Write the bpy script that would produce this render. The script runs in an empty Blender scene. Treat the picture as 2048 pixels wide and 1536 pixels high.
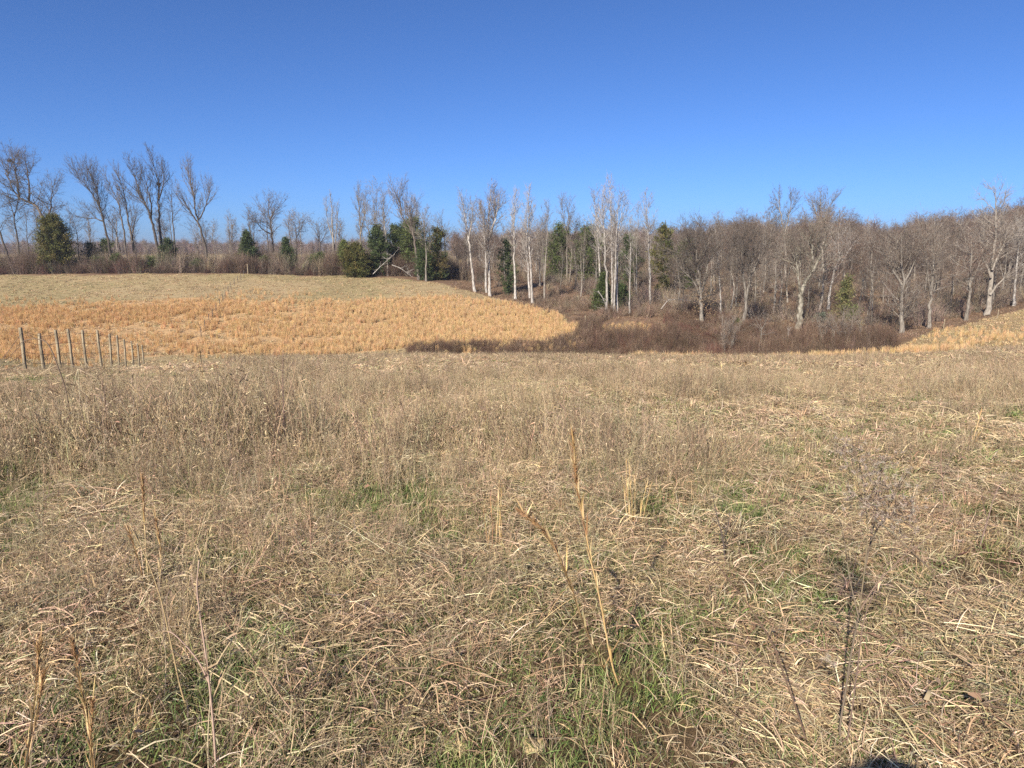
import bpy, math, random
import numpy as np
from mathutils import Vector

sc = bpy.context.scene
COL = sc.collection

# ------------------------------------------------------------------ camera, sky, sun, exposure
W0, H0, FPX = 2048.0, 1536.0, 1384.0
EYE = 1.6
HORIZON = 500.0
PITCH = math.atan((H0 / 2 - HORIZON) / FPX)
cam_d = bpy.data.cameras.new("camera")
cam = bpy.data.objects.new("camera", cam_d)
COL.objects.link(cam)
cam.location = (0, 0, EYE)
cam.rotation_euler = (math.pi / 2 - PITCH, 0, 0)
cam_d.sensor_width = 36.0
cam_d.lens = FPX / W0 * 36.0
cam_d.clip_start = 0.05
cam_d.clip_end = 6000
sc.camera = cam

SUN_EL, SUN_ROT = math.radians(33), math.radians(206)
world = bpy.data.worlds.new("World")
sc.world = world
world.use_nodes = True
wn = world.node_tree
sky = wn.nodes.new("ShaderNodeTexSky")
sky.sky_type = "NISHITA"
sky.sun_disc = False
sky.sun_elevation = SUN_EL
sky.sun_rotation = SUN_ROT
sky.altitude = 0
sky.air_density = 0.6
sky.dust_density = 0.8
sky.ozone_density = 10.0
sky_mix = wn.nodes.new("ShaderNodeMix")
sky_mix.data_type, sky_mix.blend_type = "RGBA", "MULTIPLY"
sky_mix.inputs["Factor"].default_value = 1.0
sky_mix.inputs["B"].default_value = (0.92, 0.955, 1.03, 1.0)
wn.links.new(sky.outputs[0], sky_mix.inputs["A"])
wn.links.new(sky_mix.outputs["Result"], wn.nodes["Background"].inputs[0])
wn.nodes["Background"].inputs[1].default_value = 0.082
sun_d = bpy.data.lights.new("sun", "SUN")
sun_d.energy = 5.0
sun_d.angle = math.radians(0.53)
sun_d.color = (1.0, 0.93, 0.82)
sun = bpy.data.objects.new("sun", sun_d)
COL.objects.link(sun)
_to_sun = Vector((math.sin(SUN_ROT) * math.cos(SUN_EL), math.cos(SUN_ROT) * math.cos(SUN_EL), math.sin(SUN_EL)))
sun.rotation_euler = _to_sun.to_track_quat("Z", "Y").to_euler()
sc.view_settings.view_transform = "Standard"
sc.view_settings.look = "None"
sc.view_settings.exposure = 0.87
sc.view_settings.gamma = 1.0
sc.view_settings.use_curve_mapping = False
sc.cycles.use_denoising = False
sc.cycles.max_bounces = 4
sc.cycles.diffuse_bounces = 2
sc.cycles.glossy_bounces = 1
sc.cycles.transmission_bounces = 2

# ------------------------------------------------------------------ helpers
RNG = np.random.default_rng(7)
PYR = random.Random(11)
CP, SP = math.cos(PITCH), math.sin(PITCH)


def at(px, py, Y):
    """world point seen at photograph pixel (px, py) at forward distance Y"""
    a, b = (px - W0 / 2) / FPX, (H0 / 2 - py) / FPX
    fy, fz = CP + b * SP, -SP + b * CP
    k = Y / fy
    return np.array((a * k, Y, EYE + fz * k))


def proj(x, y, z):
    dz = z - EYE
    f = y * CP - dz * SP
    u = y * SP + dz * CP
    f = np.where(f > 0.05, f, np.nan)
    return W0 / 2 + FPX * x / f, H0 / 2 - FPX * u / f


def _hash(ix, iy, seed):
    h = (ix.astype(np.int64) * 374761393 + iy.astype(np.int64) * 668265263 + seed * 982451653) & 0xFFFFFFFF
    h = ((h ^ (h >> 13)) * 1274126177) & 0xFFFFFFFF
    return ((h ^ (h >> 16)) & 0xFFFF) / 65535.0


def vnoise(x, y, s, seed=0):
    x, y = np.asarray(x, float) / s, np.asarray(y, float) / s
    ix, iy = np.floor(x), np.floor(y)
    fx, fy = x - ix, y - iy
    fx, fy = fx * fx * (3 - 2 * fx), fy * fy * (3 - 2 * fy)
    a, b = _hash(ix, iy, seed), _hash(ix + 1, iy, seed)
    c, d = _hash(ix, iy + 1, seed), _hash(ix + 1, iy + 1, seed)
    return (a * (1 - fx) + b * fx) * (1 - fy) + (c * (1 - fx) + d * fx) * fy


def fbm(x, y, s, seed=0, o=3):
    t, amp, tot = 0, 1.0, 0
    for k in range(o):
        t = t + amp * vnoise(x, y, s / 2 ** k, seed + k * 17)
        tot += amp
        amp *= 0.5
    return t / tot


def sstep(a, b, x):
    t = np.clip((x - a) / (b - a), 0, 1)
    return t * t * (3 - 2 * t)


def in_poly(px, py, poly):
    px, py = np.nan_to_num(px, nan=-1e6), np.nan_to_num(py, nan=-1e6)
    ins = np.zeros(px.shape, bool)
    n = len(poly)
    for i in range(n):
        (x0, y0), (x1, y1) = poly[i], poly[(i + 1) % n]
        c = ((y0 > py) != (y1 > py)) & (px < (x1 - x0) * (py - y0) / ((y1 - y0) or 1e-9) + x0)
        ins ^= c
    return ins


# ------------------------------------------------------------------ terrain
CTRL = []
for Y, z in ((-60, 1.2), (-20, 0.5), (0, 0), (3, -0.1), (6, -0.35), (10, -0.78), (15, -1.35), (20, -1.97), (26, -2.75), (32, -3.55), (38, -4.36), (44, -5.2), (49, -5.95), (54, -6.85)):
    for fx, dl in ((-1.1, 2.2), (-0.72, 1.7), (-0.45, 0.55), (0, 0), (0.5, 0), (1.1, 0)):
        X = fx * max(abs(Y), 6)
        zz = z - dl * min(max((Y - 19) / 26.0, 0), 1.2)
        CTRL.append((X, Y, zz))
def C(px, py, Y):
    CTRL.append(tuple(at(px, py, Y)))
# gully hidden behind the crest
for px, Y, z in ((400, 66, -9.6), (700, 66, -10.0), (950, 66, -10.6), (1200, 67, -11.3), (1450, 68, -11.6), (1650, 68, -11.2), (1780, 66, -9.9)):
    k = (px - 1024) / FPX * Y
    CTRL.append((k, Y, z))
C(-200, 728, 56); C(20, 735, 58)
# far left hill
for p in ((-250, 690, 80), (100, 690, 80), (400, 694, 80), (700, 694, 80), (950, 690, 80), (1155, 690, 82),
          (-250, 640, 98), (100, 640, 98), (450, 640, 98), (800, 645, 98), (1165, 655, 96),
          (-250, 595, 117), (100, 595, 117), (450, 595, 117), (800, 600, 115), (1050, 613, 112),
          (-300, 552, 140), (100, 550, 140), (400, 548, 140), (700, 555, 138), (850, 562, 134), (930, 578, 126),
          (0, 532, 165), (400, 530, 165), (700, 534, 165), (100, 522, 220), (500, 521, 220), (300, 515, 320), (800, 516, 300)):
    C(*p)
# centre and right woods
for p in ((1230, 628, 105), (1230, 660, 92), (1060, 600, 124), (975, 588, 126), (1130, 580, 135), (1410, 650, 95), (1490, 650, 97), (1600, 662, 99),
          (1740, 672, 93), (1860, 655, 95), (1935, 641, 100), (1978, 630, 102), (2048, 612, 104), (1300, 608, 118),
          (1400, 585, 135), (1600, 575, 140), (1800, 580, 140), (2000, 570, 145), (1500, 540, 175), (1750, 532, 185), (2000, 530, 190),
          (1200, 545, 170), (1000, 548, 165), (1400, 512, 260), (1900, 508, 260), (1100, 518, 260), (2300, 560, 150), (2300, 600, 100)):
    C(*p)
# right field
for p in ((2048, 700, 62), (2250, 690, 58), (1900, 712, 56), (2048, 660, 80), (1900, 668, 82), (2250, 640, 76), (1800, 694, 74)):
    C(*p)
for X, Y, z in ((-700, 0, -1), (700, 0, 0), (-900, 600, -1), (0, 600, 0), (900, 600, -1), (0, 1800, 0), (-1500, 1800, -2), (1500, 1800, -2), (-1600, 0, -2), (1600, 0, -2), (-600, 1200, 0), (600, 1200, 0),
                (-600, 200, -2), (600, 200, -2), (-300, -200, 1), (300, -200, 1)):
    CTRL.append((X, Y, z))
_P = np.array(CTRL)
_S = 50.0


def _phi(r2):
    return 0.5 * r2 * np.log(r2 + 1e-12)


_A = _P[:, :2] / _S
_n = len(_P)
_K = _phi(((_A[:, None] - _A[None]) ** 2).sum(2)) + np.eye(_n) * 0.004
_T = np.hstack([np.ones((_n, 1)), _A])
_M = np.block([[_K, _T], [_T.T, np.zeros((3, 3))]])
_W = np.linalg.solve(_M, np.concatenate([_P[:, 2], np.zeros(3)]))


def height(x, y):
    x, y = np.asarray(x, float), np.asarray(y, float)
    sh = x.shape
    q = np.stack([x.ravel(), y.ravel()], 1) / _S
    out = np.empty(len(q))
    for i in range(0, len(q), 20000):
        b = q[i:i + 20000]
        r2 = ((b[:, None] - _A[None]) ** 2).sum(2)
        out[i:i + 20000] = _phi(r2) @ _W[:_n] + _W[_n] + b @ _W[_n + 1:]
    out = out.reshape(sh)
    near = 1 - sstep(40, 60, np.hypot(x, y))
    out = out + near * (0.22 * (fbm(x, y, 3.5, 3) - 0.5) + 0.10 * (vnoise(x, y, 0.8, 5) - 0.5)) * sstep(0.0, 3.0, np.hypot(x, y))
    out = out + (1 - near) * 0.5 * (fbm(x, y, 22, 9) - 0.5)
    return out


def ground_hit(px, py, y0=0.8, y1=300):
    """first terrain point seen through a photograph pixel"""
    ys = np.concatenate([np.arange(y0, 12, 0.03), np.arange(12, y1, 0.25)])
    a, b = (px - W0 / 2) / FPX, (H0 / 2 - py) / FPX
    k = ys / (CP + b * SP)
    z = EYE + (-SP + b * CP) * k
    h = height(a * k, ys)
    i = np.argmax(h >= z)
    return np.array((a * k[i], ys[i], h[i]))


# image-mapped zones (evaluated at world points through the survey view)
POLY_GOLD = [(-400, 615), (0, 615), (200, 603), (480, 596), (700, 600), (900, 590), (990, 598), (1060, 614), (1110, 632), (1150, 650), (1168, 662), (1160, 700), (-400, 720)]
POLY_HILL = [(-600, 552), (0, 552), (400, 547), (700, 552), (800, 557), (900, 570), (950, 585), (1000, 597), (1060, 612), (1110, 630), (1150, 648), (1170, 662), (1160, 705), (900, 712), (-600, 760)]
POLY_RFIELD = [(1775, 705), (1790, 692), (1850, 672), (1900, 656), (1960, 642), (2048, 618), (2400, 560), (2600, 720), (1775, 735)]


def zones(x, y, z):
    px, py = proj(x, y, z)
    jx, jy = 30 * (fbm(x, y, 6, 41) - 0.5), 12 * (fbm(x, y, 5, 43) - 0.5)
    hill = in_poly(px + jx, py + jy, POLY_HILL) & (y > 57) & (y < 148)
    gold = in_poly(px + jx, py + 2.2 * jy, POLY_GOLD) & (y > 57) & (y < 140)
    rf = in_poly(px + jx, py + 0.5 * jy, POLY_RFIELD) & (y > 50) & (y < 125)
    fore = (y < 57) & ~rf
    return px, py, hill, gold, rf, fore


# ------------------------------------------------------------------ materials
def mat_attr(name, rough=0.75, bump=None, inst=True, spec=0.25, transl=0.0):
    """colour = per-blade colour attribute times per-clump tint"""
    m = bpy.data.materials.new(name)
    m.use_nodes = True
    nt = m.node_tree
    b = nt.nodes["Principled BSDF"]
    b.inputs["Roughness"].default_value = rough
    b.inputs["Specular IOR Level"].default_value = spec
    a = nt.nodes.new("ShaderNodeAttribute")
    a.attribute_name = "col"
    out = a.outputs["Color"]
    if inst:
        t = nt.nodes.new("ShaderNodeAttribute")
        t.attribute_type = "INSTANCER"
        t.attribute_name = "tint"
        mx = nt.nodes.new("ShaderNodeMix")
        mx.data_type = "RGBA"
        mx.blend_type = "MULTIPLY"
        mx.inputs["Factor"].default_value = 1
        nt.links.new(out, mx.inputs["A"])
        nt.links.new(t.outputs["Vector"], mx.inputs["B"])
        out = mx.outputs["Result"]
    nt.links.new(out, b.inputs["Base Color"])
    if transl:
        tr = nt.nodes.new("ShaderNodeBsdfTranslucent")
        nt.links.new(out, tr.inputs["Color"])
        ms = nt.nodes.new("ShaderNodeMixShader")
        ms.inputs[0].default_value = transl
        nt.links.new(b.outputs[0], ms.inputs[1])
        nt.links.new(tr.outputs[0], ms.inputs[2])
        nt.links.new(ms.outputs[0], nt.nodes["Material Output"].inputs[0])
    return m


def mat_noise(name, c0, c1, scale=3.0, rough=0.85, stretch=(1, 1, 1), c2=None, bump=0.0, pos=(0.35, 0.65), vary=0.0):
    m = bpy.data.materials.new(name)
    m.use_nodes = True
    nt = m.node_tree
    b = nt.nodes["Principled BSDF"]
    b.inputs["Roughness"].default_value = rough
    b.inputs["Specular IOR Level"].default_value = 0.2
    g = nt.nodes.new("ShaderNodeTexCoord")
    mp = nt.nodes.new("ShaderNodeMapping")
    mp.inputs["Scale"].default_value = stretch
    n = nt.nodes.new("ShaderNodeTexNoise")
    n.inputs["Scale"].default_value = scale
    n.inputs["Detail"].default_value = 4
    r = nt.nodes.new("ShaderNodeValToRGB")
    r.color_ramp.elements[0].position, r.color_ramp.elements[1].position = pos
    r.color_ramp.elements[0].color = (*c0, 1)
    r.color_ramp.elements[1].color = (*c1, 1)
    if c2:
        e = r.color_ramp.elements.new(0.85)
        e.color = (*c2, 1)
    nt.links.new(g.outputs["Object"], mp.inputs[0])
    nt.links.new(mp.outputs[0], n.inputs["Vector"])
    nt.links.new(n.outputs["Fac"], r.inputs[0])
    out = r.outputs[0]
    if vary:
        oi = nt.nodes.new("ShaderNodeObjectInfo")
        mr = nt.nodes.new("ShaderNodeMapRange")
        mr.inputs["To Min"].default_value, mr.inputs["To Max"].default_value = 1 - vary, 1 + vary
        mx = nt.nodes.new("ShaderNodeMix")
        mx.data_type, mx.blend_type = "RGBA", "MULTIPLY"
        mx.inputs["Factor"].default_value = 1
        nt.links.new(oi.outputs["Random"], mr.inputs["Value"])
        nt.links.new(out, mx.inputs["A"])
        nt.links.new(mr.outputs["Result"], mx.inputs["B"])
        out = mx.outputs["Result"]
    nt.links.new(out, b.inputs["Base Color"])
    if bump:
        bp = nt.nodes.new("ShaderNodeBump")
        bp.inputs["Strength"].default_value = bump
        bp.inputs["Distance"].default_value = 0.03
        nt.links.new(n.outputs["Fac"], bp.inputs["Height"])
        nt.links.new(bp.outputs[0], b.inputs["Normal"])
    return m


M_GRASS = mat_attr("grass_blades", 0.6, transl=0.15)
M_PLANT = mat_attr("plant_parts", 0.7, inst=False, transl=0.1)
M_NEEDLE = mat_attr("evergreen_needles", 0.65, inst=False, transl=0.12)
M_BRUSH = mat_attr("bramble_canes", 0.7)
BARK = {
    "white": mat_noise("bark_white", (0.17, 0.145, 0.12), (0.46, 0.42, 0.37), 2.6, stretch=(3, 3, 0.8), c2=(0.50, 0.46, 0.41), vary=0.15),
    "grey": mat_noise("bark_grey", (0.125, 0.105, 0.085), (0.28, 0.245, 0.20), 2.0, stretch=(3, 3, 0.7), vary=0.3),
    "dark": mat_noise("bark_dark", (0.06, 0.047, 0.038), (0.145, 0.118, 0.096), 2.0, stretch=(3, 3, 0.6), vary=0.3),
    "sycamore": mat_noise("bark_mottled", (0.10, 0.085, 0.06), (0.30, 0.27, 0.21), 1.8, stretch=(1.6, 1.6, 1), c2=(0.44, 0.41, 0.35)),
}
TWIG = {
    "brown": mat_noise("twig_brown", (0.115, 0.085, 0.065), (0.20, 0.15, 0.115), 1.0, vary=0.38),
    "red": mat_noise("twig_red", (0.13, 0.082, 0.06), (0.20, 0.13, 0.095), 1.0, vary=0.38),
    "grey": mat_noise("twig_grey", (0.17, 0.14, 0.115), (0.28, 0.235, 0.195), 1.0, vary=0.38),
    "dark": mat_noise("twig_dark", (0.085, 0.073, 0.065), (0.15, 0.13, 0.112), 1.0, vary=0.38),
}
M_POST = mat_noise("weathered_post", (0.14, 0.112, 0.075), (0.36, 0.29, 0.19), 6, stretch=(3, 3, 0.5), bump=0.4)
M_WIRE = mat_noise("fence_wire", (0.14, 0.11, 0.09), (0.22, 0.18, 0.15), 20)
M_STEEL = mat_noise("steel_post", (0.06, 0.055, 0.045), (0.11, 0.09, 0.075), 10)
M_STONE = mat_noise("field_stone", (0.24, 0.17, 0.08), (0.42, 0.33, 0.18), 14, bump=0.6)


# ------------------------------------------------------------------ mesh building
class Acc:
    def __init__(self):
        self.v, self.q, self.t, self.c, self.qm, self.tm, self.n = [], [], [], [], [], [], 0

    def add(self, v, q=None, t=None, c=None, m=0):
        v = np.asarray(v, np.float32).reshape(-1, 3)
        self.v.append(v)
        self.c.append(np.broadcast_to(np.asarray(c if c is not None else (1, 1, 1), np.float32), v.shape))
        if q is not None and len(q):
            self.q.append(np.asarray(q, np.int32).reshape(-1, 4) + self.n)
            self.qm.append(np.full(len(self.q[-1]), m, np.int32))
        if t is not None and len(t):
            self.t.append(np.asarray(t, np.int32).reshape(-1, 3) + self.n)
            self.tm.append(np.full(len(self.t[-1]), m, np.int32))
        self.n += len(v)

    def mesh(self, name, mats, smooth=False):
        me = bpy.data.meshes.new(name)
        v = np.concatenate(self.v)
        q = np.concatenate(self.q) if self.q else np.zeros((0, 4), np.int32)
        t = np.concatenate(self.t) if self.t else np.zeros((0, 3), np.int32)
        me.vertices.add(len(v))
        me.vertices.foreach_set("co", v.ravel())
        loops = np.concatenate([q.ravel(), t.ravel()])
        me.loops.add(len(loops))
        me.loops.foreach_set("vertex_index", loops)
        np_ = len(q) + len(t)
        me.polygons.add(np_)
        st = np.concatenate([np.arange(len(q)) * 4, len(q) * 4 + np.arange(len(t)) * 3]).astype(np.int32)
        me.polygons.foreach_set("loop_start", st)
        mi = np.concatenate([np.concatenate(self.qm) if self.qm else np.zeros(0, np.int32), np.concatenate(self.tm) if self.tm else np.zeros(0, np.int32)])
        for m in mats:
            me.materials.append(m)
        me.polygons.foreach_set("material_index", mi.astype(np.int32))
        if smooth:
            me.polygons.foreach_set("use_smooth", np.ones(np_, bool))
        ca = me.attributes.new("col", "FLOAT_COLOR", "POINT")
        c = np.concatenate(self.c)
        ca.data.foreach_set("color", np.hstack([c, np.ones((len(c), 1), np.float32)]).astype(np.float32).ravel())
        me.update()
        me.validate()
        return me

    # many flat curved blades at once
    def blades(self, base, head, L, phi0, bend, w, col, K=3, roll=None, tip=0.12, twist=0.0):
        n = len(L)
        t = np.linspace(0, 1, K + 1)
        hx, hy = np.cos(head), np.sin(head)
        P = np.zeros((n, K + 1, 3))
        P[:, 0] = base
        for k in range(K):
            ph = phi0 + bend * (k + 0.5) / K
            hh = head + twist * (k / K)
            st = (L / K)[:, None]
            P[:, k + 1] = P[:, k] + st * np.stack([np.cos(ph) * np.cos(hh), np.cos(ph) * np.sin(hh), np.sin(ph)], 1)
        r = roll if roll is not None else np.zeros(n)
        side = np.stack([-hy * np.cos(r), hx * np.cos(r), np.sin(r)], 1)
        ww = (w[:, None] * np.maximum(tip, 1 - t[None] ** 2 * (1 - tip)))[:, :, None] * 0.5
        A, B = P - side[:, None] * ww, P + side[:, None] * ww
        V = np.stack([A, B], 2).reshape(n * (K + 1) * 2, 3)
        b0 = (np.arange(n) * (K + 1) * 2)[:, None] + (np.arange(K) * 2)[None]
        Q = np.stack([b0, b0 + 1, b0 + 3, b0 + 2], 2).reshape(-1, 4)
        C_ = np.repeat(np.asarray(col, np.float32), (K + 1) * 2, axis=0)
        self.add(V, q=Q, c=C_)
        return P

    # one smooth tube along a polyline
    def tube(self, pts, rad, sides=6, c=None, m=0, cap=True):
        p = np.asarray(pts, float)
        n = len(p)
        rad = np.broadcast_to(np.asarray(rad, float), (n,))
        d = np.gradient(p, axis=0)
        d /= np.linalg.norm(d, axis=1)[:, None] + 1e-9
        ref = np.array((0.0, 0.0, 1.0)) if abs(d[:, 2].mean()) < 0.8 else np.array((1.0, 0.0, 0.0))
        u = np.cross(d, ref)
        u /= np.linalg.norm(u, axis=1)[:, None] + 1e-9
        w = np.cross(d, u)
        a = np.arange(sides) * 2 * math.pi / sides
        V = p[:, None] + rad[:, None, None] * (np.cos(a)[None, :, None] * u[:, None] + np.sin(a)[None, :, None] * w[:, None])
        i = np.arange(n - 1)[:, None] * sides
        j = np.arange(sides)[None]
        j2 = (j + 1) % sides
        Q = np.stack([i + j, i + j2, i + sides + j2, i + sides + j], 2).reshape(-1, 4)
        tt = []
        V = V.reshape(-1, 3)
        if cap:
            V = np.vstack([V, p[-1:]])
            k = n * sides
            tt = [((n - 1) * sides + s, (n - 1) * sides + (s + 1) % sides, k) for s in range(sides)]
        self.add(V, q=Q, t=tt, c=c, m=m)

    # many straight three-sided twigs
    def prisms(self, p0, p1, r0, r1, m=0, c=None):
        n = len(p0)
        d = p1 - p0
        d = d / (np.linalg.norm(d, axis=1)[:, None] + 1e-9)
        ref = np.where(np.abs(d[:, 2:3]) < 0.9, np.array((0, 0, 1.0)), np.array((1.0, 0, 0)))
        u = np.cross(d, ref)
        u /= np.linalg.norm(u, axis=1)[:, None] + 1e-9
        w = np.cross(d, u)
        V = np.empty((n, 6, 3))
        for k in range(3):
            a = k * 2 * math.pi / 3
            o = math.cos(a) * u + math.sin(a) * w
            V[:, k] = p0 + o * r0[:, None]
            V[:, 3 + k] = p1 + o * r1[:, None]
        b = (np.arange(n) * 6)[:, None]
        Q = np.stack([np.hstack([b + k, b + (k + 1) % 3, b + 3 + (k + 1) % 3, b + 3 + k]) for k in range(3)], 1).reshape(-1, 4)
        self.add(V.reshape(-1, 3), q=Q, m=m, c=None if c is None else np.repeat(c, 6, axis=0))

    def spikes(self, p0, p1, r0, m=0):
        n = len(p0)
        d = p1 - p0
        d = d / (np.linalg.norm(d, axis=1)[:, None] + 1e-9)
        ref = np.where(np.abs(d[:, 2:3]) < 0.9, np.array((0, 0, 1.0)), np.array((1.0, 0, 0)))
        u = np.cross(d, ref)
        u /= np.linalg.norm(u, axis=1)[:, None] + 1e-9
        w = np.cross(d, u)
        V = np.empty((n, 4, 3))
        for k in range(3):
            a = k * 2 * math.pi / 3
            V[:, k] = p0 + (math.cos(a) * u + math.sin(a) * w) * r0[:, None]
        V[:, 3] = p1
        b = (np.arange(n) * 4)[:, None]
        T = np.stack([np.hstack([b + k, b + (k + 1) % 3, b + 3]) for k in range(3)], 1).reshape(-1, 3)
        self.add(V.reshape(-1, 3), t=T, m=m)


def link(name, me, parent=None, loc=None):
    o = bpy.data.objects.new(name, me)
    COL.objects.link(o)
    if parent is not None:
        o.parent = parent
    if loc is not None:
        o.location = loc
    return o


def tag(o, label=None, cat=None, group=None, kind=None):
    if label:
        o["label"] = label
    if cat:
        o["category"] = cat
    if group:
        o["group"] = group
    if kind:
        o["kind"] = kind
    return o


def empty(name, loc, label, cat, group=None):
    o = bpy.data.objects.new(name, None)
    COL.objects.link(o)
    o.location = loc
    return tag(o, label, cat, group)


# ------------------------------------------------------------------ ground sheet
def axis(lo, hi, a, n):
    u = np.linspace(math.asinh(lo / a), math.asinh(hi / a), n)
    return a * np.sinh(u)


gx = axis(-1700, 1700, 9, 330)
gy = np.unique(np.concatenate([axis(-200, 2000, 9, 300), np.arange(40, 150, 1.2)]))
GX, GY = np.meshgrid(gx, gy)
GZ = height(GX, GY)
px, py, z_hill, z_gold, z_rf, z_fore = zones(GX, GY, GZ)
n1, n2, n3 = fbm(GX, GY, 14, 1), fbm(GX, GY, 3, 2), fbm(GX, GY, 40, 4)
col = np.empty(GX.shape + (3,))
litter = np.array((0.18, 0.12, 0.08))
col[:] = litter * (0.75 + 0.5 * n2)[..., None]
far = (GY > 150)
pasture = np.array((0.325, 0.255, 0.15))
pas_green = np.array((0.29, 0.235, 0.13))
wf = sstep(190, 230, GY)[..., None] * (np.abs(GX) > -1)[..., None] * ((GX < 10))[..., None]
col = col * (1 - wf) + (pasture * 0.95) * wf
hillc = pasture + (pas_green - pasture) * sstep(0.4, 0.65, n1)[..., None]
hillc = hillc * (0.82 + 0.36 * n2)[..., None]
col[z_hill] = hillc[z_hill]
goldc = np.array((0.45, 0.30, 0.16)) * (0.75 + 0.5 * n2)[..., None]
col[z_gold] = goldc[z_gold]
col[z_rf] = hillc[z_rf] * np.array((1.02, 0.98, 0.95))
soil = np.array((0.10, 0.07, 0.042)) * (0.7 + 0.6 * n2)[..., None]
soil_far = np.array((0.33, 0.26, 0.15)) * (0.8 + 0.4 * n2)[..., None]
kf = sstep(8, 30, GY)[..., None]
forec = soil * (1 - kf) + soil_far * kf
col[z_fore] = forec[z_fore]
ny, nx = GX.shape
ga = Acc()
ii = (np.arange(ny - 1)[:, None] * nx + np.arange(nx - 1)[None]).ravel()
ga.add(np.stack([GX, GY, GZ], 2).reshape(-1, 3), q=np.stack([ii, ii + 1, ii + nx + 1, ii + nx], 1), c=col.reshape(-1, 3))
M_GROUND = mat_attr("field_soil", 0.95, inst=False, spec=0.05)
_nt = M_GROUND.node_tree
_b = _nt.nodes["Principled BSDF"]
_src = _b.inputs["Base Color"].links[0].from_socket
_tc = _nt.nodes.new("ShaderNodeTexCoord")
_nz = _nt.nodes.new("ShaderNodeTexNoise")
_nz.inputs["Scale"].default_value = 6
_nz.inputs["Detail"].default_value = 8
_nz.inputs["Roughness"].default_value = 0.7
_rp = _nt.nodes.new("ShaderNodeValToRGB")
_rp.color_ramp.elements[0].position, _rp.color_ramp.elements[1].position = 0.3, 0.7
_rp.color_ramp.elements[0].color = (0.55, 0.52, 0.5, 1)
_rp.color_ramp.elements[1].color = (1.35, 1.3, 1.2, 1)
_mx = _nt.nodes.new("ShaderNodeMix")
_mx.data_type, _mx.blend_type = "RGBA", "MULTIPLY"
_mx.inputs["Factor"].default_value = 1
_nt.links.new(_tc.outputs["Object"], _nz.inputs["Vector"])
_nt.links.new(_nz.outputs["Fac"], _rp.inputs[0])
_nt.links.new(_src, _mx.inputs["A"])
_nt.links.new(_rp.outputs[0], _mx.inputs["B"])
_nt.links.new(_mx.outputs["Result"], _b.inputs["Base Color"])
_bp = _nt.nodes.new("ShaderNodeBump")
_bp.inputs["Strength"].default_value = 0.7
_bp.inputs["Distance"].default_value = 0.04
_nt.links.new(_nz.outputs["Fac"], _bp.inputs["Height"])
_nt.links.new(_bp.outputs[0], _b.inputs["Normal"])
tag(link("ground", ga.mesh("ground", [M_GROUND], True)), kind="structure")


# ------------------------------------------------------------------ clump meshes for the uncountable grass
def pick(rng, n, pal, var=0.18):
    pal = np.asarray(pal, float)
    c = pal[rng.integers(0, len(pal), n)]
    return np.clip(c * (1 + rng.normal(0, var, (n, 1))) * (1 + rng.normal(0, 0.05, (n, 3))), 0.01, 0.8)


STRAW = [(0.60, 0.455, 0.265), (0.52, 0.38, 0.21), (0.43, 0.305, 0.165), (0.30, 0.205, 0.115), (0.68, 0.54, 0.34), (0.19, 0.128, 0.078)]
DULL = [(0.46, 0.34, 0.205), (0.36, 0.26, 0.16), (0.52, 0.395, 0.245), (0.24, 0.17, 0.112), (0.60, 0.465, 0.285)]
GREEN = [(0.17, 0.22, 0.06), (0.12, 0.175, 0.045), (0.24, 0.26, 0.09), (0.32, 0.31, 0.14), (0.09, 0.14, 0.04)]
GOLD = [(0.58, 0.385, 0.19), (0.53, 0.34, 0.158), (0.62, 0.44, 0.235), (0.48, 0.305, 0.143)]
CANE = [(0.145, 0.10, 0.07), (0.10, 0.068, 0.05), (0.20, 0.145, 0.10), (0.13, 0.08, 0.055)]


def disc(rng, n, r):
    a, q = rng.uniform(0, 2 * math.pi, n), r * np.sqrt(rng.uniform(0, 1, n))
    return np.stack([q * np.cos(a), q * np.sin(a), np.zeros(n)], 1)


def clump_mat(rng, wid=1.0, n=90, r=0.22, long_=1.0, flow=None):
    a = Acc()
    b = disc(rng, n, r)
    b[:, 2] = rng.uniform(-0.01, 0.05, n)
    head = rng.uniform(0, 2 * math.pi, n) if flow is None else rng.normal(flow, 0.7, n)
    L = rng.uniform(0.03, 0.16, n) * long_
    phi0 = np.radians(np.abs(rng.normal(18, 18, n)))
    bend = -phi0 * rng.uniform(0.8, 2.4, n) - np.radians(rng.uniform(0, 25, n))
    a.blades(b, head, L, phi0, bend, rng.uniform(0.002, 0.0064, n) * wid, pick(rng, n, STRAW + DULL[:3]), 3, rng.uniform(-0.9, 0.9, n), twist=rng.normal(0, 0.6, n))
    return a


def clump_tuft(rng, wid=1.0, n=60, h=0.17, pal=STRAW, droop=1.0):
    a = Acc()
    b = disc(rng, n, 0.07)
    head = rng.uniform(0, 2 * math.pi, n)
    L = rng.uniform(0.45, 1.0, n) * h
    phi0 = np.radians(rng.normal(68, 14, n))
    bend = -np.radians(rng.uniform(10, 120, n)) * droop
    a.blades(b, head, L, phi0, bend, rng.uniform(0.0025, 0.0065, n) * wid, pick(rng, n, pal), 4, rng.uniform(-0.5, 0.5, n))
    return a


def clump_green(rng, wid=1.0, n=45, h=0.11):
    a = Acc()
    b = disc(rng, n, 0.12)
    head = rng.uniform(0, 2 * math.pi, n)
    L = rng.uniform(0.4, 1.0, n) * h
    phi0 = np.radians(rng.normal(55, 18, n))
    bend = -np.radians(rng.uniform(0, 90, n))
    a.blades(b, head, L, phi0, bend, rng.uniform(0.003, 0.006, n) * wid, pick(rng, n, GREEN), 3, rng.uniform(-0.5, 0.5, n))
    return a


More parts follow.
